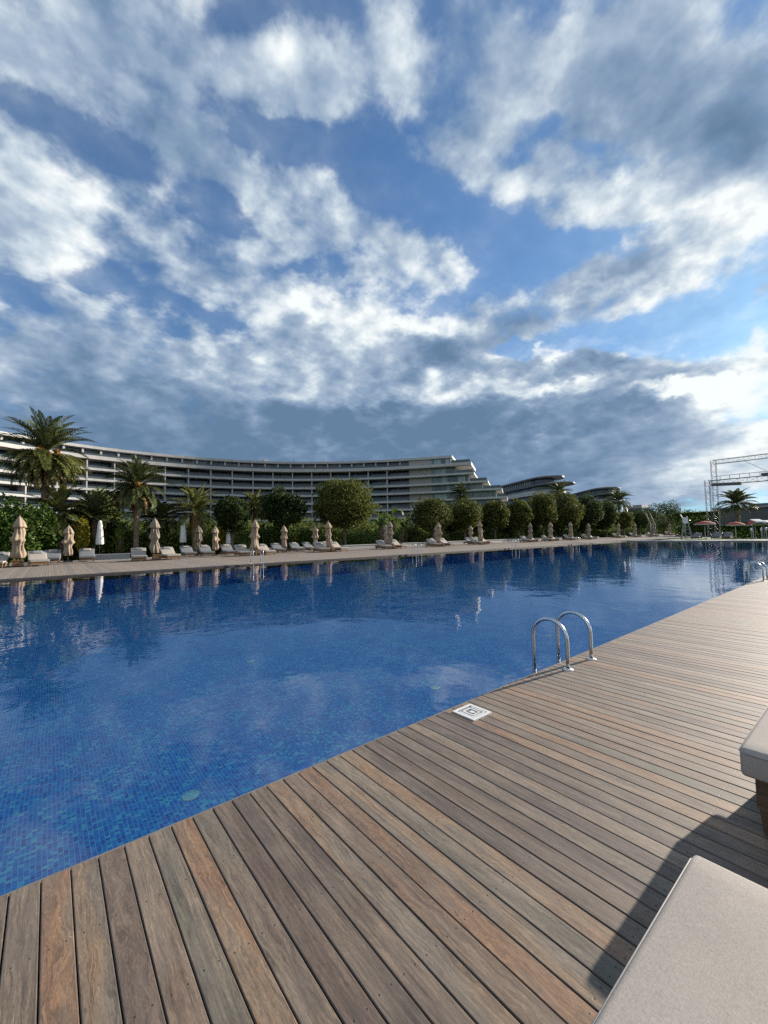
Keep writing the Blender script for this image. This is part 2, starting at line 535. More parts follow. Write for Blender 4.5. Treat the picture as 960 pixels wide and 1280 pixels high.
M['palm_pale'] = leaf_material('pale_palm_fronds', [(0.05, (0.070, 0.083, 0.024)), (0.45, (0.139, 0.154, 0.044)), (0.75, (0.208, 0.209, 0.066)), (0.95, (0.300, 0.275, 0.110))], 0.35, 0.45)
M['banana'] = leaf_material('broad_banana_leaves', [(0.05, (.040, .080, .014)), (0.45, (.090, .150, .028)), (0.75, (.150, .205, .042)), (0.95, (.24, .28, .09))], 0.4, 0.4)
M['woods'] = leaf_material('far_tree_leaves', [(0.05, (.030, .044, .018)), (0.5, (.055, .078, .030)), (0.95, (.095, .120, .045))])

# ------------------------------------------------------------------ the pool and its decks
NEAR, FAR, END, LEFT = 2.543, 23.88, 64.5, -26.0
WATER_Z, FLOOR_Z = -0.085, -1.05


def deck(name, x0, x1, y0, y1, fine=False):
    b = MB()
    i0, i1 = math.floor(x0 / PITCH_B), math.floor(x1 / PITCH_B)
    c, t = 0.0035, -0.028
    for i in range(i0, i1 + 1):
        a = i * PITCH_B + GAP_B / 2; e = (i + 1) * PITCH_B - GAP_B / 2
        dz = random.uniform(-0.0012, 0.0012)
        dy = random.uniform(-0.002, 0.002)
        ya, yb = y0 + dy, y1 + dy
        if fine:
            prof = [(a, t), (a, -c + dz), (a + c * .4, -c * .3 + dz), (a + c, dz), (e - c, dz), (e - c * .4, -c * .3 + dz), (e, -c + dz), (e, t)]
            for (p, q), (p2, q2) in zip(prof[:-1], prof[1:]):
                b.poly([(p, ya, q), (p2, ya, q2), (p2, yb, q2), (p, yb, q)][::-1])
            b.poly([(p, ya, q) for p, q in prof]); b.poly([(p, yb, q) for p, q in prof][::-1])
        else:
            b.box(a, e, ya, yb, t, dz, bottom=False)
    o = b.build(name, M['deck'])
    tag(o, kind='structure')
    return o


deck('pool_deck', -4.0, END + 5.0, -9.0, NEAR, fine=True)
deck('far_pool_deck', LEFT, 150.0, FAR, 38.6)
deck('end_pool_deck', END + 0.02, END + 5.0, NEAR + 0.02, FAR - 0.02)

b = MB()
g0 = -0.16
for (x0, x1, y0, y1) in [(-900, 900, -900, NEAR + 0.034), (-900, 900, FAR + 0.002, 1500), (-900, LEFT, NEAR + 0.034, FAR + 0.002), (END + 0.002, 900, NEAR + 0.034, FAR + 0.002)]:
    b.poly([(x0, y0, g0), (x1, y0, g0), (x1, y1, g0), (x0, y1, g0)])
tag(b.build('ground', M['soil']), kind='structure')

b = MB()
b.poly([(LEFT, NEAR, FLOOR_Z), (END, NEAR, FLOOR_Z), (END, FAR, FLOOR_Z), (LEFT, FAR, FLOOR_Z)])
b.poly([(LEFT, NEAR + 0.034, FLOOR_Z), (LEFT, NEAR + 0.034, g0), (END, NEAR + 0.034, g0), (END, NEAR + 0.034, FLOOR_Z)])
b.poly([(LEFT, FAR, FLOOR_Z), (END, FAR, FLOOR_Z), (END, FAR, g0), (LEFT, FAR, g0)])
b.poly([(END, NEAR, FLOOR_Z), (END, FAR, FLOOR_Z), (END, FAR, g0), (END, NEAR, g0)])
b.poly([(LEFT, NEAR, FLOOR_Z), (LEFT, FAR, FLOOR_Z), (LEFT, FAR, g0), (LEFT, NEAR, g0)])
tag(b.build('pool_basin', M['tile']), kind='structure')

b = MB()
for xl in (6.5, 14.1, 21.7):
    b.box(xl - .014, xl + .014, NEAR + .1, FAR - .1, FLOOR_Z + .001, FLOOR_Z + .005, bottom=False)
tag(b.build('pool_floor_markings', M['line_tile']), kind='structure')

b = MB()
b.poly([(LEFT, NEAR + 0.03, WATER_Z), (END - .001, NEAR + 0.03, WATER_Z), (END - .001, FAR - 0.001, WATER_Z), (LEFT, FAR - 0.001, WATER_Z)])
tag(b.build('pool_water', M['water']), kind='structure')

b = MB()
b.box(LEFT, END, NEAR + 0.006, NEAR + 0.032, -0.20, -0.014)
tag(b.build('pool_kerb', M['stone_lip']), kind='structure')
b = MB()
b.box(LEFT, END - .03, FAR - 0.022, FAR - 0.004, -0.30, -0.012)
tag(b.build('far_pool_kerb', M['fascia']), kind='structure')
b = MB()
b.box(END - 0.05, END + 0.014, NEAR + .04, FAR - .03, -0.30, -0.05)
tag(b.build('end_pool_kerb', M['fascia']), kind='structure')
b = MB()
b.box(END - 0.04, END + 3.2, NEAR + .05, FAR - .04, -0.045, 0.012)
tag(b.build('pool_end_pavement', M['gutter']), kind='structure')
b = MB()
b.poly([(60, 39.5, -.150), (260, 39.5, -.150), (260, 120, -.150), (60, 120, -.150)])
b.poly([(END + 5.2, -60, -.150), (260, -60, -.150), (260, FAR - .1, -.150), (END + 5.2, FAR - .1, -.150)])
tag(b.build('lawn', M['lawn']), kind='structure')

# floor inlets: turquoise discs set in the pool floor
spots = [(1.16, 4.60, 'round turquoise floor inlet nearest the deck, large in the lower left of the pool'),
         (5.10, 4.98, 'turquoise floor inlet close to the deck between the white lid and the chrome ladder'),
         (3.32, 8.6, 'turquoise floor inlet in open water left of the middle of the pool'),
         (9.7, 5.5, 'turquoise floor inlet just beyond the chrome pool ladder'),
         (14.6, 5.9, 'turquoise floor inlet beyond the ladder toward the pool end'),
         (1.2, 12.9, 'turquoise floor inlet in the far left of the pool below the palm reflection'),
         (10.9, 13.9, 'turquoise floor inlet in the middle water below the big tree reflection'),
         (17.4, 10.5, 'turquoise floor inlet in the dark reflections of the round trees')]
for x, y, lab in spots:
    t = empty('floor_inlet', (x, y, FLOOR_Z + .002))
    tag(t, lab, 'pool inlet', 'inlets in the pool floor')
    b = MB(); b.lathe([(0.082, 0), (0.082, .012), (0.062, .018), (0.060, .010)], 28); b.build('rim', M['inlet_rim'], t)
    b = MB(); b.lathe([(0.060, .008), (0.03, .012), (0.0005, .013)], 28); b.build('disc', M['inlet'], t)
    b = MB()
    for k in range(6):
        a = k * PI / 3
        b.bar((.015 * math.cos(a), .015 * math.sin(a), .013), (.056 * math.cos(a), .056 * math.sin(a), .012), .009, .006)
    b.build('grille', M['inlet_rim'], t)

# white square lid let into the deck edge
t = empty('overflow_lid', (2.865, 2.365, 0.0))
tag(t, 'white square drain lid with nested square slots set in the deck edge', 'drain lid')
b = MB()
def ring(b, r, w, z0, z1):
    b.box(-r, r, -r, -r + w, z0, z1); b.box(-r, r, r - w, r, z0, z1)
    b.box(-r, -r + w, -r + w, r - w, z0, z1); b.box(r - w, r, -r + w, r - w, z0, z1)
ring(b, .118, .026, .000, .010); b.build('frame', M['white_plastic'], t)
b = MB(); b.box(-.091, .091, -.091, .091, .000, .004); b.build('slot_plate', M['grey_slot'], t)
b = MB()
# two nested U-shaped ribs facing opposite ways round a centre square
b.box(-.082, -.068, -.082, .070, .0041, .009); b.box(.068, .082, -.082, .070, .0041, .009); b.box(-.068, .068, -.082, -.068, .0041, .009)
b.box(-.052, -.038, -.040, .066, .0041, .009); b.box(.038, .052, -.052, .066, .0041, .009); b.box(-.038, .038, .052, .066, .0041, .009); b.box(-.052, .030, -.054, -.042, .0041, .009)
b.box(-.018, .018, -.018, .018, .0041, .009); b.box(-.006, .006, -.018 - .02, -.018, .0041, .0085)
b.build('rib', M['white_plastic'], t)


# ------------------------------------------------------------------ pool ladders
def ladder(x, edge, side, label, tall=0.53, spread=0.57):
    """two bent steel rails over the pool edge; side = +1 when the water lies toward +Y"""
    t = empty('pool_ladder', (x, edge, 0))
    tag(t, label, 'pool ladder', 'chrome ladders along the pool')
    r = 0.0215
    for sx in (-spread / 2, spread / 2):
        y0, y1 = -0.185 * side, 0.235 * side
        c = (y0 + y1) / 2; w = abs(y1 - y0) / 2
        zc = tall - w
        pts = [(sx, y0, 0.0), (sx, y0, zc * .5)]
        for k in range(13):
            a = PI * k / 12
            pts.append((sx, c + (-1 if side > 0 else 1) * w * math.cos(a) , zc + w * math.sin(a)))
        pts += [(sx, y1, zc * .5), (sx, y1, -0.10), (sx, y1, FLOOR_Z + .25)]
        b = MB(); b.tube(pts, r, 14); o = b.build('rail', M['steel'], t)
        b = MB(); b.lathe([(.054, .0), (.054, .006), (.046, .011), (r + .004, .014), (r + .002, .018)], 22, (sx, y0)); b.build('flange', M['white_plastic'], t)
    for z in (-.30, -.55):
        b = MB(); b.box(-spread / 2, spread / 2, .235 * side - .03, .235 * side + .03, z - .012, z + .012); b.build('step', M['steel'], t)
    return t


ladder(4.83, 2.545, 1, 'large chrome pool ladder on the near deck edge beside the white lid')
ladder(16.25, 2.545, 1, 'chrome pool ladder at the right edge of the frame on the near deck')
far_lad = [(314, 328, 'small chrome ladder on the far pool edge below the parasol beside the orange wood table'),
           (516, 526, 'small chrome ladder on the far pool edge right of the big olive tree'),
           (641, 648, 'tiny chrome ladder on the far pool edge below the fifth and sixth round trees'),
           (717, 724, 'tiny pale ladder farthest along the far pool edge')]
for a_, b_, lab in far_lad:
    ladder(on_y((a_ + b_) / 2, 695, FAR).x, FAR - .01, -1, lab, 0.85, 0.6)

# ------------------------------------------------------------------ sun loungers
def make_lounger(cushion, side_fabric, pillow):
    """foot end at local y = 0, head toward +y; 0.97 wide, 2.02 long"""
    t = empty('sun_lounger')
    W, L, hinge, tilt = 0.97, 2.02, 1.16, R(38)
    b = MB()
    z0, z1 = 0.120, 0.275
    iw = W / 2 - 0.045
    b.box(-iw, -iw + .05, .05, L - .04, z0, z1); b.box(iw - .05, iw, .05, L - .04, z0, z1)
    b.box(-iw + .05, iw - .05, .05, .095, z0, z1); b.box(-iw + .05, iw - .05, L - .085, L - .04, z0, z1)
    for k in range(9):
        y = .15 + k * .115
        b.box(-iw + .05, iw - .05, y, y + .075, z1 - .03, z1 - .006)
    b.build('frame', M['teak'], t)
    for sx in (-1, 1):
        for y in (.10, L - .20):
            b = MB()
            x = sx * (iw - .033)
            b.v += [(x - .030, y - .03, 0), (x + .030, y - .03, 0), (x + .030, y + .05, 0), (x - .030, y + .05, 0),
                    (x - .033, y - .04, z0), (x + .033, y - .04, z0), (x + .033, y + .06, z0), (x - .033, y + .06, z0)]
            for f in ((0, 1, 5, 4), (1, 2, 6, 5), (2, 3, 7, 6), (3, 0, 4, 7), (3, 2, 1, 0), (4, 5, 6, 7)):
                b.f.append(f); b.sm.append(False)
            b.build('leg', M['teak'], t)
    s = bm_obj('seat_mattress', rounded_box(W, hinge, .142, .022, 4, .006, 10), cushion, t, (0, hinge / 2, z1))
    pip = MB()
    zz = z1 + .121
    e, f = W / 2 + .0005, -.0005
    for za in (zz,):
        c = .022
        pts = [(-e + c, f, za), (e - c, f, za), (e, f + c, za), (e, hinge - c, za)]
        pip.tube(pts, .0045, 8)
        pip.tube([(-e + c, f, za), (-e, f + c, za), (-e, hinge - c, za)], .0045, 8)
    o = pip.build('piping', side_fabric, s)
    o.location = (0, -hinge / 2, -z1)
    bl = L - hinge
    bk = bm_obj('back_mattress', rounded_box(W, bl, .142, .03, 4, .012, 6), cushion, t)
    c, sn = math.cos(tilt), math.sin(tilt)
    bk.location = (0, hinge + .01 + bl / 2 * c, z1 + .03 + bl / 2 * sn)
    bk.rotation_euler = (tilt, 0, 0)
    pl = bm_obj('pillow', rounded_box(.52, .26, .09, .04, 4, .01, 3), pillow, bk, (0, bl / 2 - .17, .135))
    b = MB()
    for x in (-.36, 0, .36):
        b.bar((x, hinge + .03, z1 + .005), (x, hinge + .03 + bl * c, z1 + .005 + bl * sn), .06, .022)
    b.bar((-.40, hinge + bl * c * .7, z1 + bl * sn * .66), (-.40, hinge + bl * .55, z1 - .04), .03)
    b.bar((.40, hinge + bl * c * .7, z1 + bl * sn * .66), (.40, hinge + bl * .55, z1 - .04), .03)
    b.build('backrest_frame', M['teak'], t)
    return t


near = make_lounger(M['cushion'], M['cushion_side'], M['pillow'])
for ch in near.children:
    if ch.name.startswith(('frame', 'leg')): ch.data.materials[0] = M['teak_dark']
near.location = (1.785 - .485, .50, 0); near.rotation_euler.z = PI
tag(near, 'oatmeal padded sun lounger at the bottom right corner, closest to the camera', 'sun lounger', 'loungers on the near deck')
n2 = copy_tree(near)
n2.location = (2.785 + .485, .555, 0)
n2['label'] = 'oatmeal padded sun lounger cut off by the right frame edge, grey side showing'

ORD = ['first', 'second', 'third', 'fourth', 'fifth', 'sixth', 'seventh', 'eighth', 'ninth', 'tenth', 'eleventh', 'twelfth',
       'thirteenth', 'fourteenth', 'fifteenth', 'sixteenth', 'seventeenth', 'eighteenth']

lounger_cream = make_lounger(M['cushion_cream'], M['cushion_cream'], M['pillow'])
lounger_shaded = make_lounger(M['cushion_shaded'], M['cushion_shaded'], M['cushion_cream'])  # cream lounger whose cushions are coloured as if in shade


# ------------------------------------------------------------------ closed parasols
def make_parasol(mat, H=3.1, seed=0.0, loose=1.0, name='closed_parasol'):
    t = empty(name)
    b = MB(); b.lathe([(.30, 0), (.30, .05), (.26, .075), (.06, .09), (.045, .30), (.043, .30)], 20); b.build('base', M['dark_wall'], t)
    b = MB(); b.lathe([(.026, .08), (.026, H - .05), (.02, H)], 10); b.build('pole', M['teak'], t)
    k = H / 3.1
    prof = [(.16 * loose, .50 * k), (.27 * loose, .54 * k), (.29 * loose, .75 * k), (.25, .98 * k), (.215, 1.22 * k), (.20, 1.36 * k), (.25 * loose, 1.50 * k), (.34 * loose, 1.60 * k), (.31, 1.68 * k),
            (.25, 1.86 * k), (.225, 2.05 * k), (.205, 2.28 * k), (.19, 2.42 * k), (.12, 2.62 * k)]
    b = MB(); b.lathe(prof, 48, (0, 0), .15, 8, seed, .55); b.build('canopy', mat, t)
    prof = [(.25, 2.36 * k), (.325, 2.37 * k), (.300, 2.48 * k), (.225, 2.70 * k), (.14, 2.88 * k), (.06, 3.02 * k), (.012, 3.07 * k)]
    b = MB(); b.lathe(prof, 40, (0, 0), .10, 8, seed + 1, .25); b.build('top_flap', mat, t)
    b = MB(); b.lathe([(.197, 1.28 * k), (.205, 1.30 * k), (.205, 1.34 * k), (.197, 1.36 * k)], 24); b.build('tie_strap', M['canvas_old'], t)
    b = MB(); b.lathe([(.001, H + .06), (.022, H + .04), (.026, H), (.012, H - .03)], 12); b.build('finial', M['teak'], t)
    return t


par_proto = [make_parasol(M['canvas'], 3.1, 0.0), make_parasol(M['canvas'], 3.0, 1.9, 1.12), make_parasol(M['canvas_grey'], 3.05, 3.3, .92)]
par_back = [make_parasol(M['canvas'], 2.75, 4.2, .95), make_parasol(M['canvas_old'], 2.7, 5.1, 1.1)]


def make_table():
    t = empty('side_table')
    b = MB(); b.box(-.27, .27, -.27, .27, .40, .43); b.build('table_top', M['teak'], t)
    for sx in (-1, 1):
        for sy in (-1, 1):
            b = MB(); b.box(sx * .235 - .025, sx * .235 + .025, sy * .235 - .025, sy * .235 + .025, 0, .40); b.build('leg', M['teak'], t)
    b = MB()
    for k in range(4):
        z = .07 + k * .08
        for s in (-1, 1):
            b.box(-.21, .21, s * .235 - .01, s * .235 + .01, z, z + .055); b.box(s * .235 - .01, s * .235 + .01, -.21, .21, z, z + .055)
    b.build('slatted_side', M['teak'], t)
    return t


table_proto = make_table()
used = set()


def place(proto, loc, rz=0.0, sc=None):
    o = proto
    if proto.name in used: o = copy_tree(proto)
    used.add(proto.name)
    o.location = loc; o.rotation_euler.z = rz
    if sc: o.scale = (sc, sc, sc)
    return o


front_px = [24, 194, 318, 411, 487, 548, 600, 662, 687, 713, 735, 772, 793, 815, 836]
front_note = ['by the dense green bush', 'between the two palms', 'right of the dark round tree', 'in front of the big olive tree', 'right of the big olive tree', 'below the first small round tree',
              'below the second small round tree', '', '', '', '', '', '', '', '']
RY = 35.0
for i, px in enumerate(front_px):
    x = on_y(px, 648, RY).x
    kind = [0, 2, 1, 0, 2, 1][i % 6]
    p = place(par_proto[kind], (x, RY, 0), random.uniform(0, 6.28), random.uniform(.97, 1.05))
    p.rotation_euler.x = R(random.uniform(-1.6, 1.6)); p.rotation_euler.y = R(random.uniform(-1.6, 1.6))
    where = (' ' + front_note[i]) if front_note[i] else ' along the far deck'
    tag(p, f'closed beige parasol{where}, {ORD[i]} in the poolside row', 'parasol', 'closed parasols in the poolside row')
    tb = place(table_proto, (x + .02, RY - .62, 0), random.uniform(-.06, .06))
    tag(tb, f'slatted wooden side table at the foot of the {ORD[i]} poolside parasol from left', 'side table', 'slatted side tables under the parasols')
    for s, w in ((-1, 'left'), (1, 'right')):
        if i == 0 and s < 0: pass
        l = place(lounger_cream, (x + s * (1.12 + random.uniform(-.05, .05)), RY - 1.05 + random.uniform(-.12, .12), 0), random.uniform(-.05, .05) + (s * .10))
        tag(l, f'cream lounger on the {w} of the {ORD[i]} poolside parasol from left', 'sun lounger', 'cream loungers in the poolside row')

back_px = [86, 248, 269, 355, 394, 482, 545, 588]
BY = 39.3
back_x = []
for i, px in enumerate(back_px):
    x = on_y(px, 656, BY).x
    back_x.append(x)
    dark = i == 1
    p = place(par_back[1 if dark else 0], (x, BY, 0), random.uniform(0, 6.28), random.uniform(.97, 1.04))
    tag(p, 'dark faded brown closed parasol beside the straw-coloured palm trunk' if dark else f'smaller beige closed parasol, {ORD[i]} from left in the rear row by the planting', 'parasol', 'closed parasols in the rear row')
    for s, w in ((-1, 'left'), (1, 'right')):
        if dark and s > 0: continue
        l = place(lounger_shaded, (x + s * (1.0 + random.uniform(-.05, .08)), BY - 1.7 + random.uniform(-.1, .1), 0), random.uniform(-.06, .06))
        tag(l, f'shade-toned cream lounger on the {w} of the {ORD[i]} rear-row parasol from left', 'sun lounger', 'shade-toned cream loungers in the rear row')


# white covered parasols behind
def make_white_parasol():
    t = empty('covered_parasol')
    b = MB(); b.lathe([(.24, 0), (.24, .05), (.05, .08), (.04, .25)], 18); b.build('base', M['dark_wall'], t)
    b = MB(); b.lathe([(.022, .07), (.022, 2.9)], 10); b.build('pole', M['galv'], t)
    b = MB(); b.lathe([(.23, 1.10), (.245, 1.12), (.235, 1.5), (.19, 2.1), (.14, 2.6), (.09, 2.84), (.02, 2.90)], 28, (0, 0), .07, 7, .4, .10); b.build('cover', M['canvas_white'], t)
    return t


wp = make_white_parasol()
for i, (px, lab) in enumerate([(125, 'white covered closed parasol left of the drooping palm'), (229, 'white covered closed parasol beside the straw-coloured palm trunk'),
                               (285.5, 'white covered closed parasol half hidden behind the small dark round tree')]):
    o = place(wp, (on_y(px, 660, 41.5).x, 41.5, 0), i * 1.3, 1.12 if i < 2 else .9)
    tag(o, lab, 'parasol', 'white covered parasols')

# low white planter walls in front of the planting
for i, (x0, x1, lab) in enumerate([(on_y(112, 690, 40.3).x, on_y(163, 690, 40.3).x, 'low white planter wall left of the second poolside parasol'),
                                   (on_y(296, 690, 41).x, on_y(352, 690, 41).x, 'low white planter wall behind the third poolside parasol'),
                                   (on_y(372, 690, 41).x, on_y(470, 690, 41).x, 'long low white planter wall under the big olive tree'),
                                   (on_y(500, 690, 41).x, on_y(700, 690, 41).x, 'longest low white planter wall below the row of round trees')]):
    t = empty('planter_wall', ((x0 + x1) / 2, 40.6, -.16))
    tag(t, lab, 'low wall', 'low white planter walls')
    w = (x1 - x0) / 2
    b = MB(); b.box(-w, w, -.16, .16, 0, .52); b.build('wall', M['white_dim'], t)
    b = MB(); b.box(-w - .04, w + .04, -.21, .21, .52, .60); b.build('coping', M['white'], t)

# paved strip behind the far deck
b = MB(); b.box(LEFT, 150, 38.62, 41.6, -.10, -.012)
tag(b.build('garden_path', M['white_dim']), kind='structure')


# ------------------------------------------------------------------ plants
def rand_unit(n):
    v = RNG.normal(size=(n, 3))
    return v / np.linalg.norm(v, axis=1, keepdims=True)


def leaf_quads(c, size, normal_bias=None, aspect=0.68, bias=0.6):
    n = len(c)
    nrm = rand_unit(n)
    if normal_bias is not None:
        nrm = nrm + normal_bias * bias
        nrm /= np.linalg.norm(nrm, axis=1, keepdims=True)
    t = rand_unit(n)
    u = np.cross(nrm, t); u /= np.linalg.norm(u, axis=1, keepdims=True) + 1e-9
    v = np.cross(nrm, u)
    s = (size * RNG.uniform(.65, 1.35, n))[:, None]
    u = u * s * .5; v = v * s * .5 * aspect
    return np.stack([c - u, c - v, c + u, c + v], axis=1)


def lumpy(d, seed, f1=2.2, a1=.16, f2=5.0, a2=.08):
    return np.array([1 + a1 * mnoise.noise(Vector((x * f1 + seed, y * f1, z * f1))) + a2 * mnoise.noise(Vector((x * f2, y * f2 + seed, z * f2))) for x, y, z in d])


def crown_leaves(rx, ry, rz, n, size, seed, flat=.75, a1=.16, a2=.08, shell=.5, clumps=0):
    d = rand_unit(n)
    k = lumpy(d, seed, a1=a1, a2=a2)
    r = k * (1 - shell * RNG.random(n) ** 1.6)
    # sprays that stick out a little
    r = r * np.where(RNG.random(n) < .05, 1.06, 1.0)
    p = d * r[:, None]
    nb = d
    if clumps:
        m = int(n * .72)
        cd_ = rand_unit(clumps)
        ck_ = lumpy(cd_, seed, a1=a1, a2=a2) * RNG.uniform(.60, .82, clumps)
        cr_ = RNG.uniform(.20, .40, clumps)
        i = RNG.choice(clumps, m, p=cr_ ** 2 / (cr_ ** 2).sum())
        e = rand_unit(m)
        p[:m] = cd_[i] * ck_[i][:, None] + e * (cr_[i] * (1 - .35 * RNG.random(m) ** 1.5))[:, None]
        p[m:] *= .86
        nb = d.copy(); nb[:m] = e * .7 + cd_[i] * .3
    p = p * np.array([rx, ry, rz])
    p[:, 2] = np.where(p[:, 2] < 0, p[:, 2] * flat, p[:, 2])
    return leaf_quads(p, size, nb)


def trunk_mesh(h, r, lean=0.0, forks=5, spread=1.2):
    b = MB()
    pts = [(lean * (k / 6) ** 2 * h + .05 * math.sin(k * 1.7), .04 * math.cos(k * 2.1), h * k / 6) for k in range(7)]
    b.tube(pts, [r * (1.35 if k == 0 else 1 - .35 * k / 6) for k in range(7)], 10)
    top = Vector(pts[-1])
    for k in range(forks):
        a = 2 * PI * k / forks + random.uniform(-.4, .4)
        L = spread * random.uniform(.7, 1.1)
        m = top + Vector((math.cos(a) * L * .45, math.sin(a) * L * .45, L * .55))
        e = top + Vector((math.cos(a) * L * .9, math.sin(a) * L * .9, L * 1.3))
        b.tube([top - Vector((0, 0, .1)), m, e], [r * .55, r * .38, r * .15], 7)
    return b


def round_tree(px, top, wpx, low, Y, leafmat, label, n=4200, seed=0.0, group='clipped round trees in the row', leaf=.27, flat=.8):
    c = on_y(px, (top + low) / 2, Y)
    D = depth(c)
    rz = (low - top) / 2 / F_PX * D
    rx = wpx / 2 / F_PX * D * (.97 if wpx > 80 else 1.08)
    t = empty('round_tree', (c.x, Y, -.15))
    tag(t, label, 'tree', group)
    zc = c.z + .15
    trunk_mesh(max(zc - rz * .55, .8), .13 + .03 * rx, random.uniform(-.03, .03), 5, rz * .8).build('trunk', M['bark'], t)
    q = crown_leaves(rx, rx * .95, rz, int(n * 1.9), leaf, seed + px, flat * 1.15, .20, .15, .5, 70 if wpx > 80 else 44)
    quads_obj('crown', q, leafmat, t, (0, 0, zc))
    return t


trees = [
    (290, 619, 42, 665, 41.5, 'ficus_dark', 'small dark round tree with a thin leaning trunk, leftmost of the clipped trees', 3800),
    (357, 613, 54, 661, 42.5, 'ficus_dark', 'very dark round tree left of the big olive tree', 4600),
    (430, 597, 86, 664, 42.5, 'olive', 'big wide olive-green tree with a mushroom crown, largest in the row', 9000),
    (541, 621, 50, 669, 41.5, 'ficus', 'round clipped tree in front of the pale hotel wall panels', 4200),
    (581, 624, 45, 666, 42.0, 'ficus', 'round clipped tree under the stepped end of the hotel', 4000),
    (618, 624, 36, 664, 42.0, 'ficus', 'round clipped tree below the gap between the two hotel buildings', 3600),
    (648, 624, 35, 665, 41.5, 'ficus', 'round clipped tree below the left end of the dark-roofed building', 3600),
    (678, 616, 37, 664, 41.0, 'ficus', 'round clipped tree below the middle of the dark-roofed building', 3600),
    (710, 613, 38, 664, 40.5, 'ficus', 'tallest clipped tree right of the middle, below the dark roof tip', 3600),
    (735, 618, 34, 664, 40.5, 'ficus_dark', 'dark clipped tree left of the distant far-right building', 3200),
    (562, 630, 34, 668, 46.5, 'ficus_dark', 'dark tree filling the gap between the first two small round trees', 3000),
    (600, 630, 32, 668, 46.5, 'ficus_dark', 'dark tree filling the gap left of the tree below the two buildings', 3000),
    (633, 629, 30, 668, 46.0, 'ficus_dark', 'dark tree behind the gap below the left end of the dark roof', 2800),
    (663, 625, 30, 668, 45.5, 'ficus_dark', 'dark tree behind the gap below the middle of the dark roof', 2800),
    (694, 622, 30, 668, 45.0, 'ficus_dark', 'dark tree behind the gap left of the tallest clipped tree', 2800),
    (722, 622, 28, 668, 44.5, 'ficus_dark', 'dark tree behind the gap right of the tallest clipped tree', 2800),
    (746, 627, 26, 668, 44.0, 'ficus_dark', 'dark tree behind the gap before the most distant building', 2600),
    (757, 626, 29, 664, 40.5, 'ficus_dark', 'dark clipped tree in front of the most distant flat building', 2800),
    (779, 638, 24, 664, 40.5, 'ficus', 'small rounded green tree under the far palm', 2400),
    (799, 636, 26, 665, 42.0, 'ficus_dark', 'small dark tree between the far palm and the broad dome tree', 2400),
    (829, 628, 52, 668, 44.0, 'ficus_dark', 'broad dark dome-shaped tree at the far right end of the tree row', 4200),
]
for k, (px, top, w, low, Y, mt, lab, n) in enumerate(trees):
    round_tree(px, top, w, low, Y, M[mt], lab, n, k * 3.1, leaf=.27 if px < 600 else .33)

# dense bush at the left edge
def bush(name, px, top, wpx, low, Y, mat, label, cat, n, leaf, seed=0.0, a1=.22, a2=.14, stems=5, group=None, flat=1.0):
    c = on_y(px, (top + low) / 2, Y)
    D = depth(c)
    rz = (low - top) / 2 / F_PX * D; rx = wpx / 2 / F_PX * D
    t = empty(name, (c.x, Y, -.15)); tag(t, label, cat, group)
    q = crown_leaves(rx, rx * .8, rz, n, leaf, seed, flat, a1, a2, .45, 40 if rx > 1.2 else 0)
    quads_obj('foliage', q, mat, t, (0, 0, c.z + .15))
    b = MB()
    for k in range(stems):
        a = 2 * PI * k / stems
        b.tube([(.15 * math.cos(a), .15 * math.sin(a), 0), (rx * .3 * math.cos(a), rx * .3 * math.sin(a), rz * .7), (rx * .55 * math.cos(a), rx * .5 * math.sin(a), rz * 1.2)], [.06, .045, .02], 6)
    b.build('stem', M['bark'], t)
    return t


bush('dense_bush', 22, 622, 92, 704, 42.5, M['bush'], 'dense glossy green bush at the left edge behind the first parasol', 'bush', 9000, .24, 3.0)
bush('dense_bush', 122, 612, 62, 694, 47.5, M['shrubs'], 'tall mixed green bush behind the leftmost white covered parasol', 'bush', 5200, .26, 21.0)
bush('golden_bush', 103, 646, 15, 692, 41.9, M['golden'], 'yellow golden bush beside the smaller rear parasol under the big palm', 'bush', 2600, .16, 8.0, .1, .12)
bush('golden_bush', 282, 658, 22, 688, 42.6, M['golden'], 'low yellow-green bush behind the small dark round tree', 'bush', 1500, .15, 9.0)
bush('dense_bush', 345, 655, 40, 692, 44.5, M['shrubs'], 'green bush behind the third poolside parasol', 'bush', 2200, .2, 12.0)
bush('dense_bush', 384, 660, 26, 690, 43.5, M['bush'], 'bright green bush left of the big olive tree trunk', 'bush', 1800, .2, 14.0)
bush('dense_bush', 455, 664, 36, 692, 43.5, M['bush'], 'bright green bush right of the big olive tree trunk', 'bush', 1800, .2, 16.0)


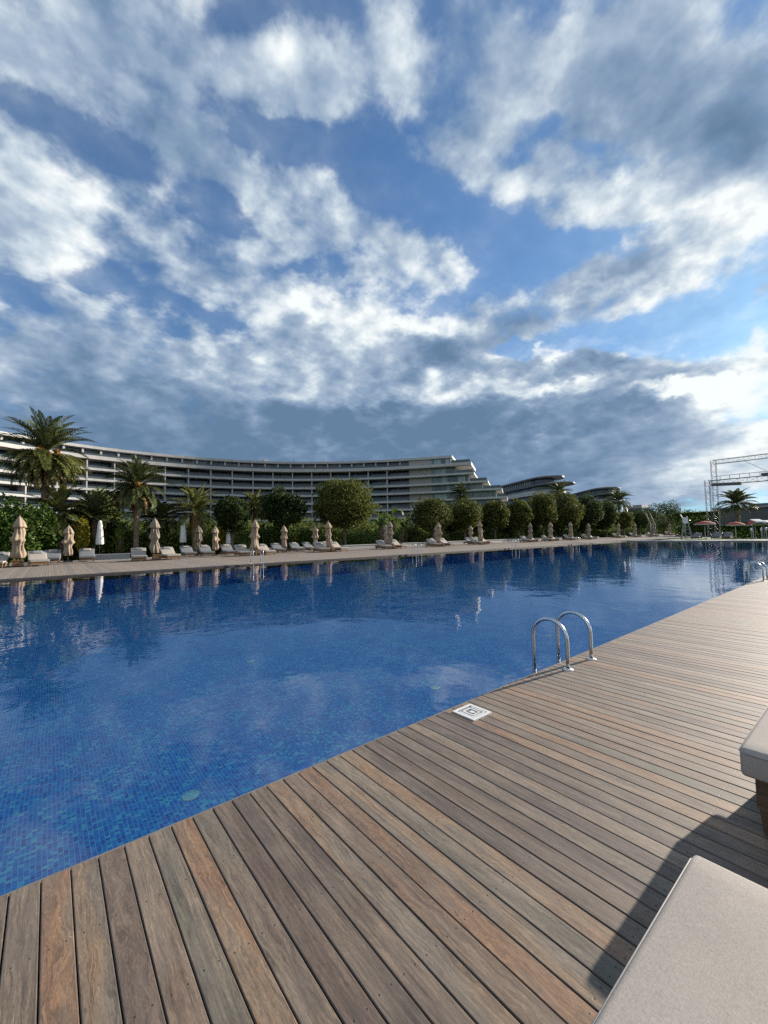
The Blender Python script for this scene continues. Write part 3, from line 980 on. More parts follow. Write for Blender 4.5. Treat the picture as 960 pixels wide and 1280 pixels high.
# palms
def frond(L, az, e0, droop, n=34, ll=.55, w=.05, twist=0.0, vshape=.45):
    t = np.linspace(0, 1, n)
    e = e0 - droop * t ** 1.35
    ds = L / n
    dx = np.cos(e) * ds; dz = np.sin(e) * ds
    h = np.cumsum(dx) - dx[0]; z = np.cumsum(dz) - dz[0]
    side_sway = twist * t ** 2 * L
    ca, sa = math.cos(az), math.sin(az)
    P = np.stack([h * ca - side_sway * sa, h * sa + side_sway * ca, z], 1)
    T = np.gradient(P, axis=0); T /= np.linalg.norm(T, axis=1, keepdims=True)
    Sd = np.tile(np.array([-sa, ca, 0.0]), (n, 1))
    N = np.cross(T, Sd)
    Q = []
    lens = ll * np.clip(np.sin(PI * np.clip(t * .86 + .14, 0, 1)) ** .6, .15, 1)
    m = t > .12
    for sgn in (-1, 1):
        d = T * .75 + Sd * sgn * .72 + N * vshape
        d = d + RNG.normal(scale=.10, size=d.shape)
        d /= np.linalg.norm(d, axis=1, keepdims=True)
        wv = np.cross(d, N); wv /= np.linalg.norm(wv, axis=1, keepdims=True) + 1e-9
        a = P; tip = P + d * lens[:, None]
        tip[:, 2] -= .12 * lens
        mid = P + d * lens[:, None] * .5
        q = np.stack([a, mid - wv * w / 2, tip, mid + wv * w / 2], 1)
        Q.append(q[m])
    r = .022
    a, c = P[:-1], P[1:]
    s1 = Sd[:-1] * r; s2 = Sd[1:] * r
    Q.append(np.stack([a - s1, a + s1, c + s2, c - s2], 1))
    return np.concatenate(Q)


def palm(px, py, Y, L, label, n_up=42, n_low=34, n_dead=0, trunk_r=.24, mat='palm', fruit=0, thick_boots=False, lsc=1.0, zbase=-.15, low_mat=None, up=(15, 85), name='date_palm'):
    c = on_y(px, py, Y)
    t = empty(name, (c.x, Y, zbase)); tag(t, label, 'palm tree', 'palms in the garden')
    H = c.z - zbase
    b = MB()
    prof = []
    for k in range(int(H / .16) + 1):
        z = k * .16
        r = trunk_r * (1.25 - .25 * min(1, z / 1.0))
        if thick_boots: r *= 1 + .6 * min(1, max(0, (z - H * .25) / (H * .5)))
        prof += [(r * 1.06, z), (r * .92, z + .10)]
    b.lathe(prof, 14, (0, 0), .06, 7, .3, .12)
    b.build('trunk', M['straw'] if thick_boots else M['palm_bark'], t)
    Q = []
    for k in range(n_up):
        az = 2.399963 * k + random.uniform(-.2, .2)
        e0 = R(random.uniform(*up))
        Q.append(frond(L * random.uniform(.82, 1.05), az, e0, R(random.uniform(35, 75)), 42, .52 * lsc, .085 * lsc, random.uniform(-.1, .1)))
    quads_obj('crown', np.concatenate(Q), M[mat], t, (0, 0, H))
    if n_low:
        Q = []
        for k in range(n_low):
            az = 2.399963 * k + random.uniform(-.3, .3)
            Q.append(frond(L * random.uniform(.75, 1.0), az, R(random.uniform(-30, 18)), R(random.uniform(55, 85)), 40, .50 * lsc, .085 * lsc, random.uniform(-.12, .12), .2))
        quads_obj('drooping_fronds', np.concatenate(Q), M[low_mat or mat], t, (0, 0, H - .15))
    if n_dead:
        Q = []
        for k in range(n_dead):
            az = 2.399963 * k + random.uniform(-.3, .3)
            Q.append(frond(L * random.uniform(.55, .85), az, R(random.uniform(-60, -15)), R(random.uniform(30, 60)), 34, .42 * lsc, .08 * lsc, random.uniform(-.1, .1), .0))
        quads_obj('dead_fronds', np.concatenate(Q), M['straw'], t, (0, 0, H - .3))
    for k in range(fruit):
        az = 2 * PI * k / fruit + .5
        cen = np.array([math.cos(az) * .75, math.sin(az) * .75, -.1 - .55 * (k % 2) * .6])
        pts = rand_unit(460) * (RNG.random((460, 1)) ** .5) * np.array([.24, .24, .46]) + cen
        quads_obj('fruit_bunch', leaf_quads(pts, .13, None, .9), M['dates'], t, (0, 0, H))
    return t


palm(58, 566, 44, 4.0, 'tall date palm with a drooping skirt of fronds and orange date bunches', 58, 90, 44, .27, 'palm', 7, low_mat='palm_pale', up=(25, 88))
palm(171, 607, 43, 3.2, 'shorter date palm with drooping dry fronds left of the second parasol', 46, 50, 34, .24, 'palm', 3)
palm(245, 641, 43, 3.3, 'stout low palm with a thick straw-coloured trunk', 40, 14, 0, .34, 'palm_pale', 0, True)
palm(318, 634, 47, 2.4, 'pale feathery palm between the two dark round trees', 34, 20, 0, .18, 'palm_pale', 0)
palm(76, 642, 43.2, 2.9, 'low spreading palm under the tall date palm', 30, 20, 0, .2, 'palm_pale', 0)
palm(118, 646, 44, 2.8, 'low dark palm between the tall date palm and the white covered parasol', 28, 20, 0, .2, 'palm', 0)
palm(200, 650, 44.5, 2.6, 'low green palm behind the second poolside parasol', 28, 20, 0, .2, 'palm', 0)
palm(576, 618, 47, 2.4, 'small palm rising behind the round trees before the stepped hotel end', 34, 14, 0, .2, 'palm', 0)
palm(700, 616, 47, 3.6, 'dark palm crown behind the tallest clipped tree', 34, 18, 0, .22, 'palm', 0)
palm(773, 626, 44, 4.2, 'far palm with arching fronds in front of the most distant building', 36, 20, 0, .26, 'palm', 0, lsc=1.3)
on_right = on_x(921, 630, 92)
palm(921, 631, on_right.y, 3.5, 'lone palm with spiky fan crown under the steel truss', 40, 10, 0, .32, 'palm', 0, lsc=1.4, up=(5, 88))


# broad-leaved plants
def banana(px, top, Y, label, n=13, L=1.7, mat='banana'):
    c = on_y(px, top, Y)
    H = c.z + .15
    t = empty('banana_plant', (c.x, Y, -.15)); tag(t, label, 'plant', 'broad-leaved plants behind the loungers')
    b = MB(); Q = []
    for k in range(n):
        az = 2.4 * k + random.uniform(-.3, .3)
        hs = H * random.uniform(.35, .8)
        b.tube([(.12 * math.cos(az), .12 * math.sin(az), 0), (.3 * math.cos(az), .3 * math.sin(az), hs)], [.06, .03], 6)
        e0, droop = R(random.uniform(50, 82)), R(random.uniform(50, 120))
        seg = 7
        p = np.array([.3 * math.cos(az), .3 * math.sin(az), hs]); e = e0
        l = L * random.uniform(.7, 1.1)
        sd = np.array([-math.sin(az), math.cos(az), 0])
        prev = None
        for i in range(seg + 1):
            tt = i / seg
            w = .26 * math.sin(PI * min(1, tt * .85 + .12)) ** .7
            lr = (p + sd * w + np.array([0, 0, .06 * w]), p.copy(), p - sd * w + np.array([0, 0, .06 * w]))
            if prev:
                Q.append([prev[0], prev[1], lr[1], lr[0]]); Q.append([prev[1], prev[2], lr[2], lr[1]])
            prev = lr
            e = e0 - droop * tt
            p = p + np.array([math.cos(e) * math.cos(az), math.cos(e) * math.sin(az), math.sin(e)]) * l / seg
    b.build('stem', M['palm_bark'], t)
    quads_obj('foliage', np.array(Q), M[mat], t)
    return t


banana(476, 636, 44.5, 'broad-leaved plant just right of the big olive tree')
banana(490, 628, 46.0, 'tallest broad-leaved plant behind the fifth poolside parasol', 16, 2.0)
banana(506, 634, 45.5, 'broad-leaved plant left of the first small round tree', 15, 1.8)
banana(520, 626, 48.0, 'pale broad-leaved plant under the pale hotel wall panels', 12, 1.8)
banana(502, 658, 43.5, 'low broad-leaved plant beside the fifth poolside parasol', 12, 1.4)
banana(130, 640, 45.0, 'broad-leaved plant behind the leftmost white covered parasol', 14, 1.8)
banana(150, 650, 43.5, 'low broad-leaved plant right of the leftmost white covered parasol', 12, 1.5)

# planted belt that reads as one mass
V = []
for k in range(470):
    px = random.uniform(-60, 850)
    Y = 42.4 + 15.5 * random.random() ** .8
    x = on_y(px, 660, Y).x
    f = (Y - 42.4) / 15.5
    h = random.uniform(.8, 1.9) + 3.5 * f ** .75 * random.uniform(.75, 1.1)
    if px > 520: h *= .85
    r = random.uniform(.8, 1.6)
    nl = 430
    d = rand_unit(nl)
    kk = 1 - .5 * RNG.random(nl) ** 1.5
    pts = d * kk[:, None] * np.array([r, r, h * .5]) * (1 + .2 * RNG.random((nl, 1))) + np.array([x, Y, h * .5 - .15])
    V.append(leaf_quads(pts, random.choice([.22, .28, .36]), d, random.choice([.4, .6, .75])))
o = quads_obj('shrubbery', np.concatenate(V), M['shrubs']); tag(o, kind='stuff')

V = []
for k in range(260):
    a = random.random()
    px = random.uniform(770, 1010); D = random.uniform(150, 330)
    g = on_y(px, 660, 1)
    d = ray(px, 655); x, y = d.x * D, d.y * D
    h = random.uniform(.034, .050) * D + 1.5; r = random.uniform(4, 8)
    dd = rand_unit(160)
    pts = dd * (1 - .5 * RNG.random((160, 1))) * np.array([r, r, h * .55]) + np.array([x, y, h * .45])
    V.append(leaf_quads(pts, 1.1, dd, .6))
o = quads_obj('woods', np.concatenate(V), M['woods']); tag(o, kind='stuff')

# ------------------------------------------------------------------ the curved hotel
def project(P):
    v = Vector(P) - Vector((0, 0, EYE))
    z = v.dot(FW)
    return 480 + F_PX * v.dot(RT) / z, 640 - F_PX * v.dot(UP) / z


roof_px = [(0, 540), (70, 553), (150, 562), (240, 573), (340, 579), (400, 578), (480, 576), (540, 571), (565, 569)]
ZR = 28.0
raw = [Vector((-34, 112)), Vector((-22, 124))] + [on_z(x, y, ZR).xy for x, y in roof_px]
raw = [Vector((p[0], p[1])) for p in raw]
sm = raw[:]
for _ in range(2):
    sm = [sm[0]] + [(sm[i - 1] + 2 * sm[i] + sm[i + 1]) / 4 for i in range(1, len(sm) - 1)] + [sm[-1]]


def catmull(P, per=9):
    out = []
    for i in range(len(P) - 1):
        p0, p1, p2, p3 = P[max(i - 1, 0)], P[i], P[i + 1], P[min(i + 2, len(P) - 1)]
        for k in range(per):
            t = k / per
            out.append(.5 * ((2 * p1) + (p2 - p0) * t + (2 * p0 - 5 * p1 + 4 * p2 - p3) * t * t + (3 * p1 - p0 - 3 * p2 + p3) * t ** 3))
    out.append(P[-1])
    return out


PATH = catmull(sm)
ext = (PATH[-1] - PATH[-8]).normalized()
BEND = PATH[-1]
PATH = PATH + [BEND + ext * s for s in np.linspace(1.5, 75, 50)]
CUM = [0.0]
for a, c in zip(PATH[:-1], PATH[1:]): CUM.append(CUM[-1] + (c - a).length)


def at_s(s):
    s = max(0, min(CUM[-1] - 1e-4, s))
    i = max(j for j in range(len(CUM)) if CUM[j] <= s)
    i = min(i, len(PATH) - 2)
    d = PATH[i + 1] - PATH[i]
    p = PATH[i] + d * ((s - CUM[i]) / d.length)
    d.normalize()
    return p, d, Vector((d.y, -d.x))


def s_for_px(px, z, off=0.0):
    lo, hi = 10.0, CUM[-1]
    for _ in range(40):
        m = (lo + hi) / 2
        p, d, nn = at_s(m)
        q = p + nn * off
        if project((q.x, q.y, z))[0] < px: lo = m
        else: hi = m
    return (lo + hi) / 2


def ribbon(b, s0, s1, off_out, off_in, z0, z1, step=3.0):
    """a slab or wall that follows the facade between two offsets (positive = toward the pool)"""
    n = max(2, int((s1 - s0) / step))
    rows = []
    for k in range(n + 1):
        p, d, nn = at_s(s0 + (s1 - s0) * k / n)
        o, i = p + nn * off_out, p + nn * off_in
        rows.append([(o.x, o.y, z0), (o.x, o.y, z1), (i.x, i.y, z1), (i.x, i.y, z0)])
    for r, q in zip(rows[:-1], rows[1:]):
        for j in range(4):
            b.poly([r[j], q[j], q[(j + 1) % 4], r[(j + 1) % 4]])
    b.poly(rows[0]); b.poly(rows[-1][::-1])


hotel = empty('hotel_building', (60, 140, -.15))
tag(hotel, 'long curved white hotel with stepped balcony floors filling the background', 'hotel')


def hpart(b, name, mat, label=None):
    o = b.build(name, mat, hotel, (-60, -140, .15))
    if label: o['label'] = label
    return o


tops = [28.0, 25.1, 21.7, 18.7, 16.0, 13.2, 10.4, 7.6, 4.8]
thick = [.75, 1.0, .62, .60, .60, .60, .60, .60, .60]
ends = [565, 589, 592.5, 610, 627.5, 634, 640, 644, 648]
offs = [0.0, 1.5, 1.2, 1.2, 1.2, 1.2, 1.2, 1.2, 1.2]
E_S = [s_for_px(e, z, o) for e, z, o in zip(ends, tops, offs)]
s_pan0, s_pan1 = s_for_px(511, 22), s_for_px(539, 22)
for k in range(9):
    b = MB()
    ribbon(b, 0, E_S[k], offs[k], -15.0, tops[k] - thick[k], tops[k])
    hpart(b, 'roof' if k == 0 else 'balcony_slab', M['white'])
    b = MB()
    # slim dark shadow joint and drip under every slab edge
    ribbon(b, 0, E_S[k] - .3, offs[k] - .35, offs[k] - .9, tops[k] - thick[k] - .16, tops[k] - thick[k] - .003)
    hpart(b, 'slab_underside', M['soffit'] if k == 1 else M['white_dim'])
for k in range(8):
    zt, zb = tops[k] - thick[k], tops[k + 1] + .003
    back = -2.6 if k else -1.6
    b = MB(); ribbon(b, 0, s_pan0, back, back - .3, zb, zt - .003); hpart(b, 'glazing', M['glass'])
    b = MB(); ribbon(b, s_pan0 + .02, s_pan1, -.55, -4.0, zb, zt - .003, 2.0); hpart(b, 'wall_panel', M['beige_panel'])
    e = min(E_S[k], E_S[k + 1]) - (2.0 if k else .6)
    if k == 1: e -= 3.5
    b = MB(); ribbon(b, s_pan1 + .02, e, -.8, -9.0, zb, zt - .003, 2.0); hpart(b, 'glazing', M['green_glass'])
    b = MB()
    n = int((e - s_pan1) / 1.6)
    for j in range(n + 1):
        p, d, nn = at_s(s_pan1 + .1 + (e - s_pan1 - .2) * j / max(n, 1))
        q = p + nn * (-.74)
        b.bar((q.x, q.y, zb), (q.x, q.y, zt), .12 if j % 3 else .3, .12, (nn.x, nn.y, 0))
    hpart(b, 'window_frame', M['white_dim'])
    if k:
        b = MB(); ribbon(b, 0, s_pan0 - .3, .95, .91, tops[k + 1] + .004 if k < 7 else 1, (tops[k + 1] if k < 7 else 0) + .62); hpart(b, 'balcony_railing', M['rail_glass'])
    # terrace balustrade where the floor below steps out
    if E_S[k + 1] - e > 3:
        b = MB(); ribbon(b, e + .4, E_S[k + 1] - .4, offs[k + 1] - .3, offs[k + 1] - .34, tops[k + 1] + .004, tops[k + 1] + .95); hpart(b, 'terrace_railing', M['rail_glass'])
# party walls between the balconies
s = 3.0
while s < s_pan0 - 1:
    p, d, nn = at_s(s)
    b = MB()
    a, c = p + nn * 1.0, p - nn * 2.5
    b.bar((a.x, a.y, 10.5), (c.x, c.y, 10.5), .28, 29.0)
    b.v = [(x, y, min(z, 24.3)) for x, y, z in b.v]
    hpart(b, 'party_wall', M['white'])
    s += 6.7
s = 2.0
while s < s_pan0 - 1:
    p, d, nn = at_s(s)
    b = MB()
    a, c = p + nn * (-.5), p - nn * 1.5
    b.bar((a.x, a.y, 26.15), (c.x, c.y, 26.15), .45, 2.05)
    hpart(b, 'roof_pier', M['white'])
    s += 4.3
# upper railing line on the penthouse terrace
b = MB(); ribbon(b, 0, s_pan0 - .3, 1.30, 1.26, tops[1] + .004, tops[1] + .55); hpart(b, 'terrace_railing', M['rail_glass'])
# dark blind rear mass and things on the roof
b = MB(); ribbon(b, 0, s_pan1 - 2, -9.1, -14.6, -.1, 27.0); hpart(b, 'rear_wall', M['white_dim'])
b = MB(); ribbon(b, s_pan1 - 1.9, E_S[4] - 14, -9.1, -14.6, -.1, tops[4]); hpart(b, 'rear_wall', M['white_dim'])
for px, hgt, w in [(332, 1.1, 1.8), (366, 2.2, .12), (400, .9, .7), (405, 1.1, .6), (428, .8, .8), (538, 1.5, .25), (150, .9, 1.0), (205, .7, 1.4)]:
    p, d, nn = at_s(s_for_px(px, 28))
    q = p - nn * 4
    b = MB(); b.box(q.x - w / 2, q.x + w / 2, q.y - w / 2, q.y + w / 2, 28.003, 28 + hgt)
    hpart(b, 'roof_vent' if w > .3 else 'roof_mast', M['white_dim'] if w > .3 else M['galv'])


# two low modern blocks behind
def stadium(A, B, r, n=10):
    A, B = Vector(A), Vector(B)
    d = (B - A).normalized(); nn = Vector((d.y, -d.x))
    pts = [A + nn * r, B + nn * r]
    pts = []
    for k in range(n + 1):
        a = -PI / 2 + PI * k / n
        pts.append(B + d * (r * 1.5 * math.cos(a)) - nn * (r * math.sin(a)))
    pts += [A - nn * r, A + nn * r]
    pts = [B + d * (r * 1.5 * math.cos(-PI / 2 + PI * k / n)) - nn * (r * math.sin(-PI / 2 + PI * k / n)) for k in range(n + 1)] + [A - nn * r, A + nn * r]
    return pts


def prism(b, pts, z0, z1):
    b.poly([(p.x, p.y, z1) for p in pts])
    b.poly([(p.x, p.y, z0) for p in pts][::-1])
    for p, q in zip(pts, pts[1:] + pts[:1]):
        b.poly([(p.x, p.y, z0), (q.x, q.y, z0), (q.x, q.y, z1), (p.x, p.y, z1)])


def low_block(label, pa, pb, Da, Db, yr, floors, top_r=8.0):
    """pa, pb: pixel columns of its ends, yr: roof pixel row at pb"""
    A = ray(pa, 640) * Da; B = ray(pb, 640) * Db
    zt = EYE + (ray(pb, yr) * Db).z
    t = empty('terrace_building', (A.x, A.y, 0)); tag(t, label, 'building')
    loc = (-A.x, -A.y, 0)
    z = zt
    specs = [('roof', 'dark_roof', 0, 1.5, 0, -3.5), ('glazing', 'glass', -2.4, 2.7, -2, 0), ('eave', 'dark_roof', .8, 1.0, 6, -2.0), ('glazing', 'glass', -1.6, 2.0, 0, 0), ('floor_slab', 'white', 1.2, 2.2, -2, 0), ('glazing', 'glass', -1.2, 3.0, -3, 0), ('floor_slab', 'white_dim', 1.0, .8, -1, 0), ('wall', 'dark_wall', -1, 14, -4, 0)]
    d = (B - A).normalized()
    for nm, mt, dr, h, grow, top in specs[:floors]:
        b = MB()
        lo = stadium(A.xy, (B + d * grow).xy, top_r + dr); hi = stadium(A.xy, (B + d * grow).xy, top_r + dr + top)
        if top:
            m_ = z - h * .55
            prism(b, lo, z - h + .003, m_)
            for i in range(len(lo)):
                j = (i + 1) % len(lo)
                b.poly([(lo[i].x, lo[i].y, m_), (lo[j].x, lo[j].y, m_), (hi[j].x, hi[j].y, z), (hi[i].x, hi[i].y, z)])
            b.poly([(p_.x, p_.y, z) for p_ in hi])
        else:
            prism(b, lo, z - h + .003, z)
        b.build(nm, M[mt], t, loc)
        z -= h
    # thin pale window posts
    b = MB()
    n = 16
    d2 = (B - A).xy.normalized(); nn = Vector((d2.y, -d2.x))
    if nn.dot(A.xy) > 0: nn = -nn
    for k in range(n):
        q = A.xy + (B - A).xy * (k + .5) / n + nn * (top_r - 1.2)
        b.bar((q.x, q.y, zt - 4.2), (q.x, q.y, zt - 1.5), .35, .35)
    b.build('window_post', M['white_dim'], t, loc)
    return t


low_block('dark-roofed terraced building with a white floor band right of the hotel', 636, 681, 235, 200, 596, 8, 8)
low_block('most distant flat dark-roofed building above the far clipped trees', 724, 755, 275, 240, 609.5, 8, 8)
A = ray(795, 632) * 290
t = empty('distant_block', (A.x, A.y, 0)); tag(t, 'tiny pale distant block left of the broad dark dome tree', 'building')
zz = EYE + A.z
b = MB(); b.box(-7, 7, -6, 6, zz - 2.2, zz); b.build('roof', M['white_dim'], t)
b = MB(); b.box(-6.3, 6.3, -5.3, 5.3, 0, zz - 2.203); b.build('wall', M['glass'], t)

# ------------------------------------------------------------------ steel truss frame at the right
def truss_bar(b, a, c, w, n, r=.06, web=.028):
    """square box truss: four chords, diagonal webs"""
    a, c = Vector(a), Vector(c)
    d = (c - a).normalized()
    u = Vector((0, 0, 1)) if abs(d.z) < .9 else Vector((1, 0, 0))
    x = d.cross(u).normalized(); y = d.cross(x)
    cor = [(x * i + y * j) * (w / 2) for i, j in ((-1, -1), (1, -1), (1, 1), (-1, 1))]
    for o in cor: b.bar(a + o, c + o, r, r)
    for k in range(n):
        p, q = a + (c - a) * (k / n), a + (c - a) * ((k + 1) / n)
        for i in range(4):
            o1, o2 = cor[i], cor[(i + 1) % 4]
            if k % 2: o1, o2 = o2, o1
            b.bar(p + o1, q + o2, web, web)
            b.bar(p + o1, p + o2, web, web)


TX = 98.0
tl = on_x(891.5, 578, TX)
t = empty('steel_truss', (TX, tl.y, 0)); tag(t, 'tall grey steel lattice truss frame standing over the far right garden', 'truss frame')
loc = (-TX, -tl.y, 0)
zt = tl.z; zm = on_x(891, 604, TX).z
y_end = tl.y - 45
b = MB(); truss_bar(b, (TX, tl.y, -.15), (TX, tl.y, zt + .4), .75, 13); b.build('tower_leg', M['galv'], t, loc)
b = MB(); truss_bar(b, (TX - 1.0, tl.y + .9, -.15), (TX - 1.0, tl.y + .9, zm + .6), .7, 9); b.build('tower_leg', M['galv'], t, loc)
b = MB(); truss_bar(b, (TX, y_end, -.15), (TX, y_end, zt + .4), .75, 13); b.build('tower_leg', M['galv'], t, loc)
b = MB(); truss_bar(b, (TX, tl.y, zt), (TX, y_end, zt), .75, 30); b.build('top_beam', M['galv'], t, loc)
b = MB(); truss_bar(b, (TX - .6, tl.y + .5, zm), (TX - .6, y_end, zm), .9, 34, .07, .04)
for k in range(30):
    y = tl.y - 1 - k * 1.4
    b.bar((TX - .6, y, zm + .45), (TX - .6, y, zm + 1.2), .07)
b.bar((TX - .6, tl.y, zm + 1.2), (TX - .6, y_end, zm + 1.2), .08)
b.build('walkway_beam', M['galv'], t, loc)
b = MB(); b.bar((TX - .6, tl.y + .2, zm - .35), (TX - .6, tl.y - 4.0, zm - .55), 1.1, .5); b.build('winch', M['dark_wall'], t, loc)
b = MB(); yb = tl.y - 8.0
b.box(TX - 1.1, TX - .1, yb - 2.2, yb + 1.2, zm + .4, zm + .95); b.build('cable_tray', M['dark_wall'], t, loc)
b = MB(); b.box(TX - .9, TX - .3, yb - .5, yb + .2, zm - 1.9, zm - .45); b.build('spotlight', M['dark_wall'], t, loc)
b = MB(); b.tube([(TX, tl.y - 4.5, zt - .4), (TX - .3, yb, zm + .9)], .03, 5); b.build('cable', M['galv'], t, loc)

# low dark pavilion behind the lawn
WX = 122.0
w0 = on_x(894, 640, WX); w1y = w0.y - 70
zt = on_x(940, 632, WX).z
t = empty('garden_pavilion', (WX, w0.y, -.15)); tag(t, 'low dark grey flat-roofed pavilion behind the lawn at the right edge', 'building')
loc = (-WX, -w0.y, .15)
b = MB(); b.box(WX, WX + 12, w1y, w0.y, -.15, zt - .5); b.build('wall', M['dark_wall'], t, loc)
b = MB(); b.box(WX - .5, WX + 12.5, w1y - .5, w0.y + .5, zt - .497, zt - .12); b.build('roof_edge', M['white_dim'], t, loc)
b = MB()
for k in range(14):
    y0 = w0.y - 6 - k * 4.6
    b.box(WX + .6, WX + 11, y0 - 4.2, y0, zt - .117, zt + .45 + .25 * math.sin(k * 1.9))
b.build('roof_unit', M['dark_roof'], t, loc)
for k in range(9):
    y0 = w0.y - 3 - k * 7
    b = MB(); b.box(WX - .04, WX - .003, y0 - 4.4, y0, .2, 3.2); b.build('window', M['glass'], t, loc)

# hedge in front of the pavilion
def hedge(x, y0, y1, h, label):
    t_ = empty('clipped_hedge', (x, (y0 + y1) / 2, -.15)); tag(t_, label, 'hedge')
    n = 5200
    w = abs(y1 - y0)
    p = np.stack([RNG.uniform(-.8, .8, n), RNG.uniform(-w / 2, w / 2, n), RNG.uniform(0, h, n)], 1)
    p[: n // 2, 0] = RNG.normal(-.8, .06, n // 2); p[n // 2: int(n * .8), 2] = RNG.normal(h, .06, int(n * .8) - n // 2)
    quads_obj('foliage', leaf_quads(p, .42), M['bush'], t_)
hedge(88, on_x(903, 660, 88).y, on_x(985, 660, 88).y - 10, 2.0, 'long clipped green hedge beyond the lawn behind the red parasols')
hedge(112, on_x(845, 650, 112).y, on_x(900, 650, 112).y, 5.2, 'tall loose hedge left of the pavilion under the truss legs')


# ------------------------------------------------------------------ open red parasols, chair, lamps at the pool end
def red_parasol(px, py, X, label, tilt=0.0, r=1.75, tone='red_canvas'):
    c = on_x(px, py, X)
    t = empty('red_parasol', (X, c.y, 0)); tag(t, label, 'parasol', 'open red parasols at the pool end')
    b = MB(); b.lathe([(.3, 0), (.3, .06), (.05, .09)], 16); b.build('base', M['dark_wall'], t)
    b = MB(); b.lathe([(.035, .05), (.035, c.z + .30)], 8); b.build('pole', M['white_plastic'], t)
    b = MB(); b.lathe([(r, -.10), (r, .0), (r * .72, .20), (r * .35, .34), (.03, .42)], 8); o = b.build('canopy', M[tone], t, (0, 0, c.z - .15))
    o.rotation_euler = (tilt, tilt * .3, 0)
    b = MB(); b.lathe([(r + .012, -.13), (r + .012, -.02)], 8); v = b.build('valance', M['canvas_white'], o)
    b = MB()
    for k in range(8):
        a = 2 * PI * k / 8
        b.bar((.04 * math.cos(a), .04 * math.sin(a), .36), (r * .98 * math.cos(a), r * .98 * math.sin(a), -.03), .025)
    b.build('ribs', M['galv'], o).name = 'rib'
    return t


red_parasol(880.5, 653.5, 76, 'open faded red parasol with white trim beside the lifeguard chair', 0, 1.38)
red_parasol(919, 654.5, 78, 'open faded red parasol below the lone palm', 0, 1.12)
red_parasol(940.5, 652.5, 77, 'tilted faded pink-red parasol near the right frame edge', R(-24), .8)

for px, py, px2, py2, lab in [(943, 649.5, 952, 652.5, 'narrow white sloping awning beside the tilted pink parasol'), (954, 651, 959.5, 653, 'bright white awning tip at the right frame edge')]:
    a = on_x(px, py, 76); c = on_x(px2, py2, 74)
    t = empty('white_awning', (a.x, a.y, 0)); tag(t, lab, 'awning')
    lo = Vector((-a.x, -a.y, 0))
    b = MB(); b.bar(a, c, 1.0, .12); b.build('canopy', M['canvas_white'], t, lo)
    for q in (a, c):
        b = MB(); b.bar((q.x, q.y, 0), (q.x, q.y, q.z - .06), .07); b.build('post', M['galv'], t, lo)

# tall lifeguard chair
c = on_x(857, 650, 74)
t = empty('lifeguard_chair', (74, c.y, 0)); tag(t, 'tall pale lifeguard chair with splayed legs and white back at the pool end', 'lifeguard chair')
t.rotation_euler.z = R(20); t.scale = (.72, .72, .86)
hz = (c.z - .5) / .86
for sx, sy in ((-1, -1), (1, -1), (-1, 1), (1, 1)):
    b = MB(); b.bar((sx * .85, sy * .95, 0), (sx * .42, sy * .38, hz), .10); b.build('leg', M['white_dim'], t)
b = MB(); b.box(-.55, .55, -.5, .5, hz, hz + .08); b.build('seat', M['canvas_white'], t)
b = MB(); b.bar((.45, 0, hz + .08), (.62, 0, hz + 1.05), .95, .07, (1, 0, 0)); b.build('backrest', M['canvas_white'], t)
b = MB()
for k in range(4):
    f = .2 + k * .2
    b.bar((-.85 + .43 * f, .95 - .57 * f, hz * f), (-.85 + .43 * f, -.95 + .57 * f, hz * f), .06)
b.build('ladder_rung', M['white_dim'], t)

# leaning side-post parasols, folded
for px, py, px2, py2, lab in [(806.5, 641, 813, 655, 'dull leaning pole of a folded side-post parasol before the dome tree'),
                              (812, 641.5, 819, 657, 'pale leaning pole of a folded side-post parasol before the dome tree'),
                              (850, 643, 856, 652, 'leaning pole of a folded parasol above the lifeguard chair')]:
    Y = 33.0 if px < 840 else None
    a = on_y(px, py, Y) if Y else on_x(px, py, 80)
    c = on_y(px2, py2, Y) if Y else on_x(px2, py2, 80)
    t = empty('leaning_parasol', (c.x, c.y, 0)); tag(t, lab, 'parasol', 'folded side-post parasols')
    lo = Vector((-c.x, -c.y, 0))
    b = MB(); b.bar(c, a, .22, .12); b.build('boom', M['white_dim'], t, lo)
    b = MB(); b.tube([(c.x, c.y, 0), c], .08, 8); b.build('pole', M['white_dim'], t, lo)
    b = MB(); b.box(c.x - .5, c.x + .5, c.y - .5, c.y + .5, 0, .12); b.build('base', M['dark_wall'], t, lo)

# white lantern posts
for px, py, X, lab in [(939, 661.5, 72, 'white lantern post between the hedge and the pool end'), (951.5, 661.5, 74, 'white lantern post further right at the pool end'), (957.5, 660.5, 71, 'white lantern post at the right frame edge')]:
    c = on_x(px, py, X)
    t = empty('lantern_post', (X, c.y, 0)); tag(t, lab, 'garden lamp', 'white lantern posts')
    b = MB(); b.lathe([(.06, 0), (.045, .1), (.045, c.z - .25)], 10); b.build('post', M['white_dim'], t)
    b = MB(); b.lathe([(.02, c.z - .28), (.11, c.z - .2), (.13, c.z), (.09, c.z + .12), (.01, c.z + .2)], 14); b.build('lantern', M['white_plastic'], t)

# loungers on the end deck
for i, (px, X, lab) in enumerate([(868, 72.5, 'shade-toned cream lounger under the first open red parasol'), (893, 73.5, 'shade-toned cream lounger between the two open red parasols, left one'), (907, 73.5, 'shade-toned cream lounger between the two open red parasols, right one')]):
    y = on_x(px, 668, X).y
    l = place(lounger_shaded, (X, y, .012), -PI / 2)
    tag(l, lab, 'sun lounger', 'loungers at the pool end')

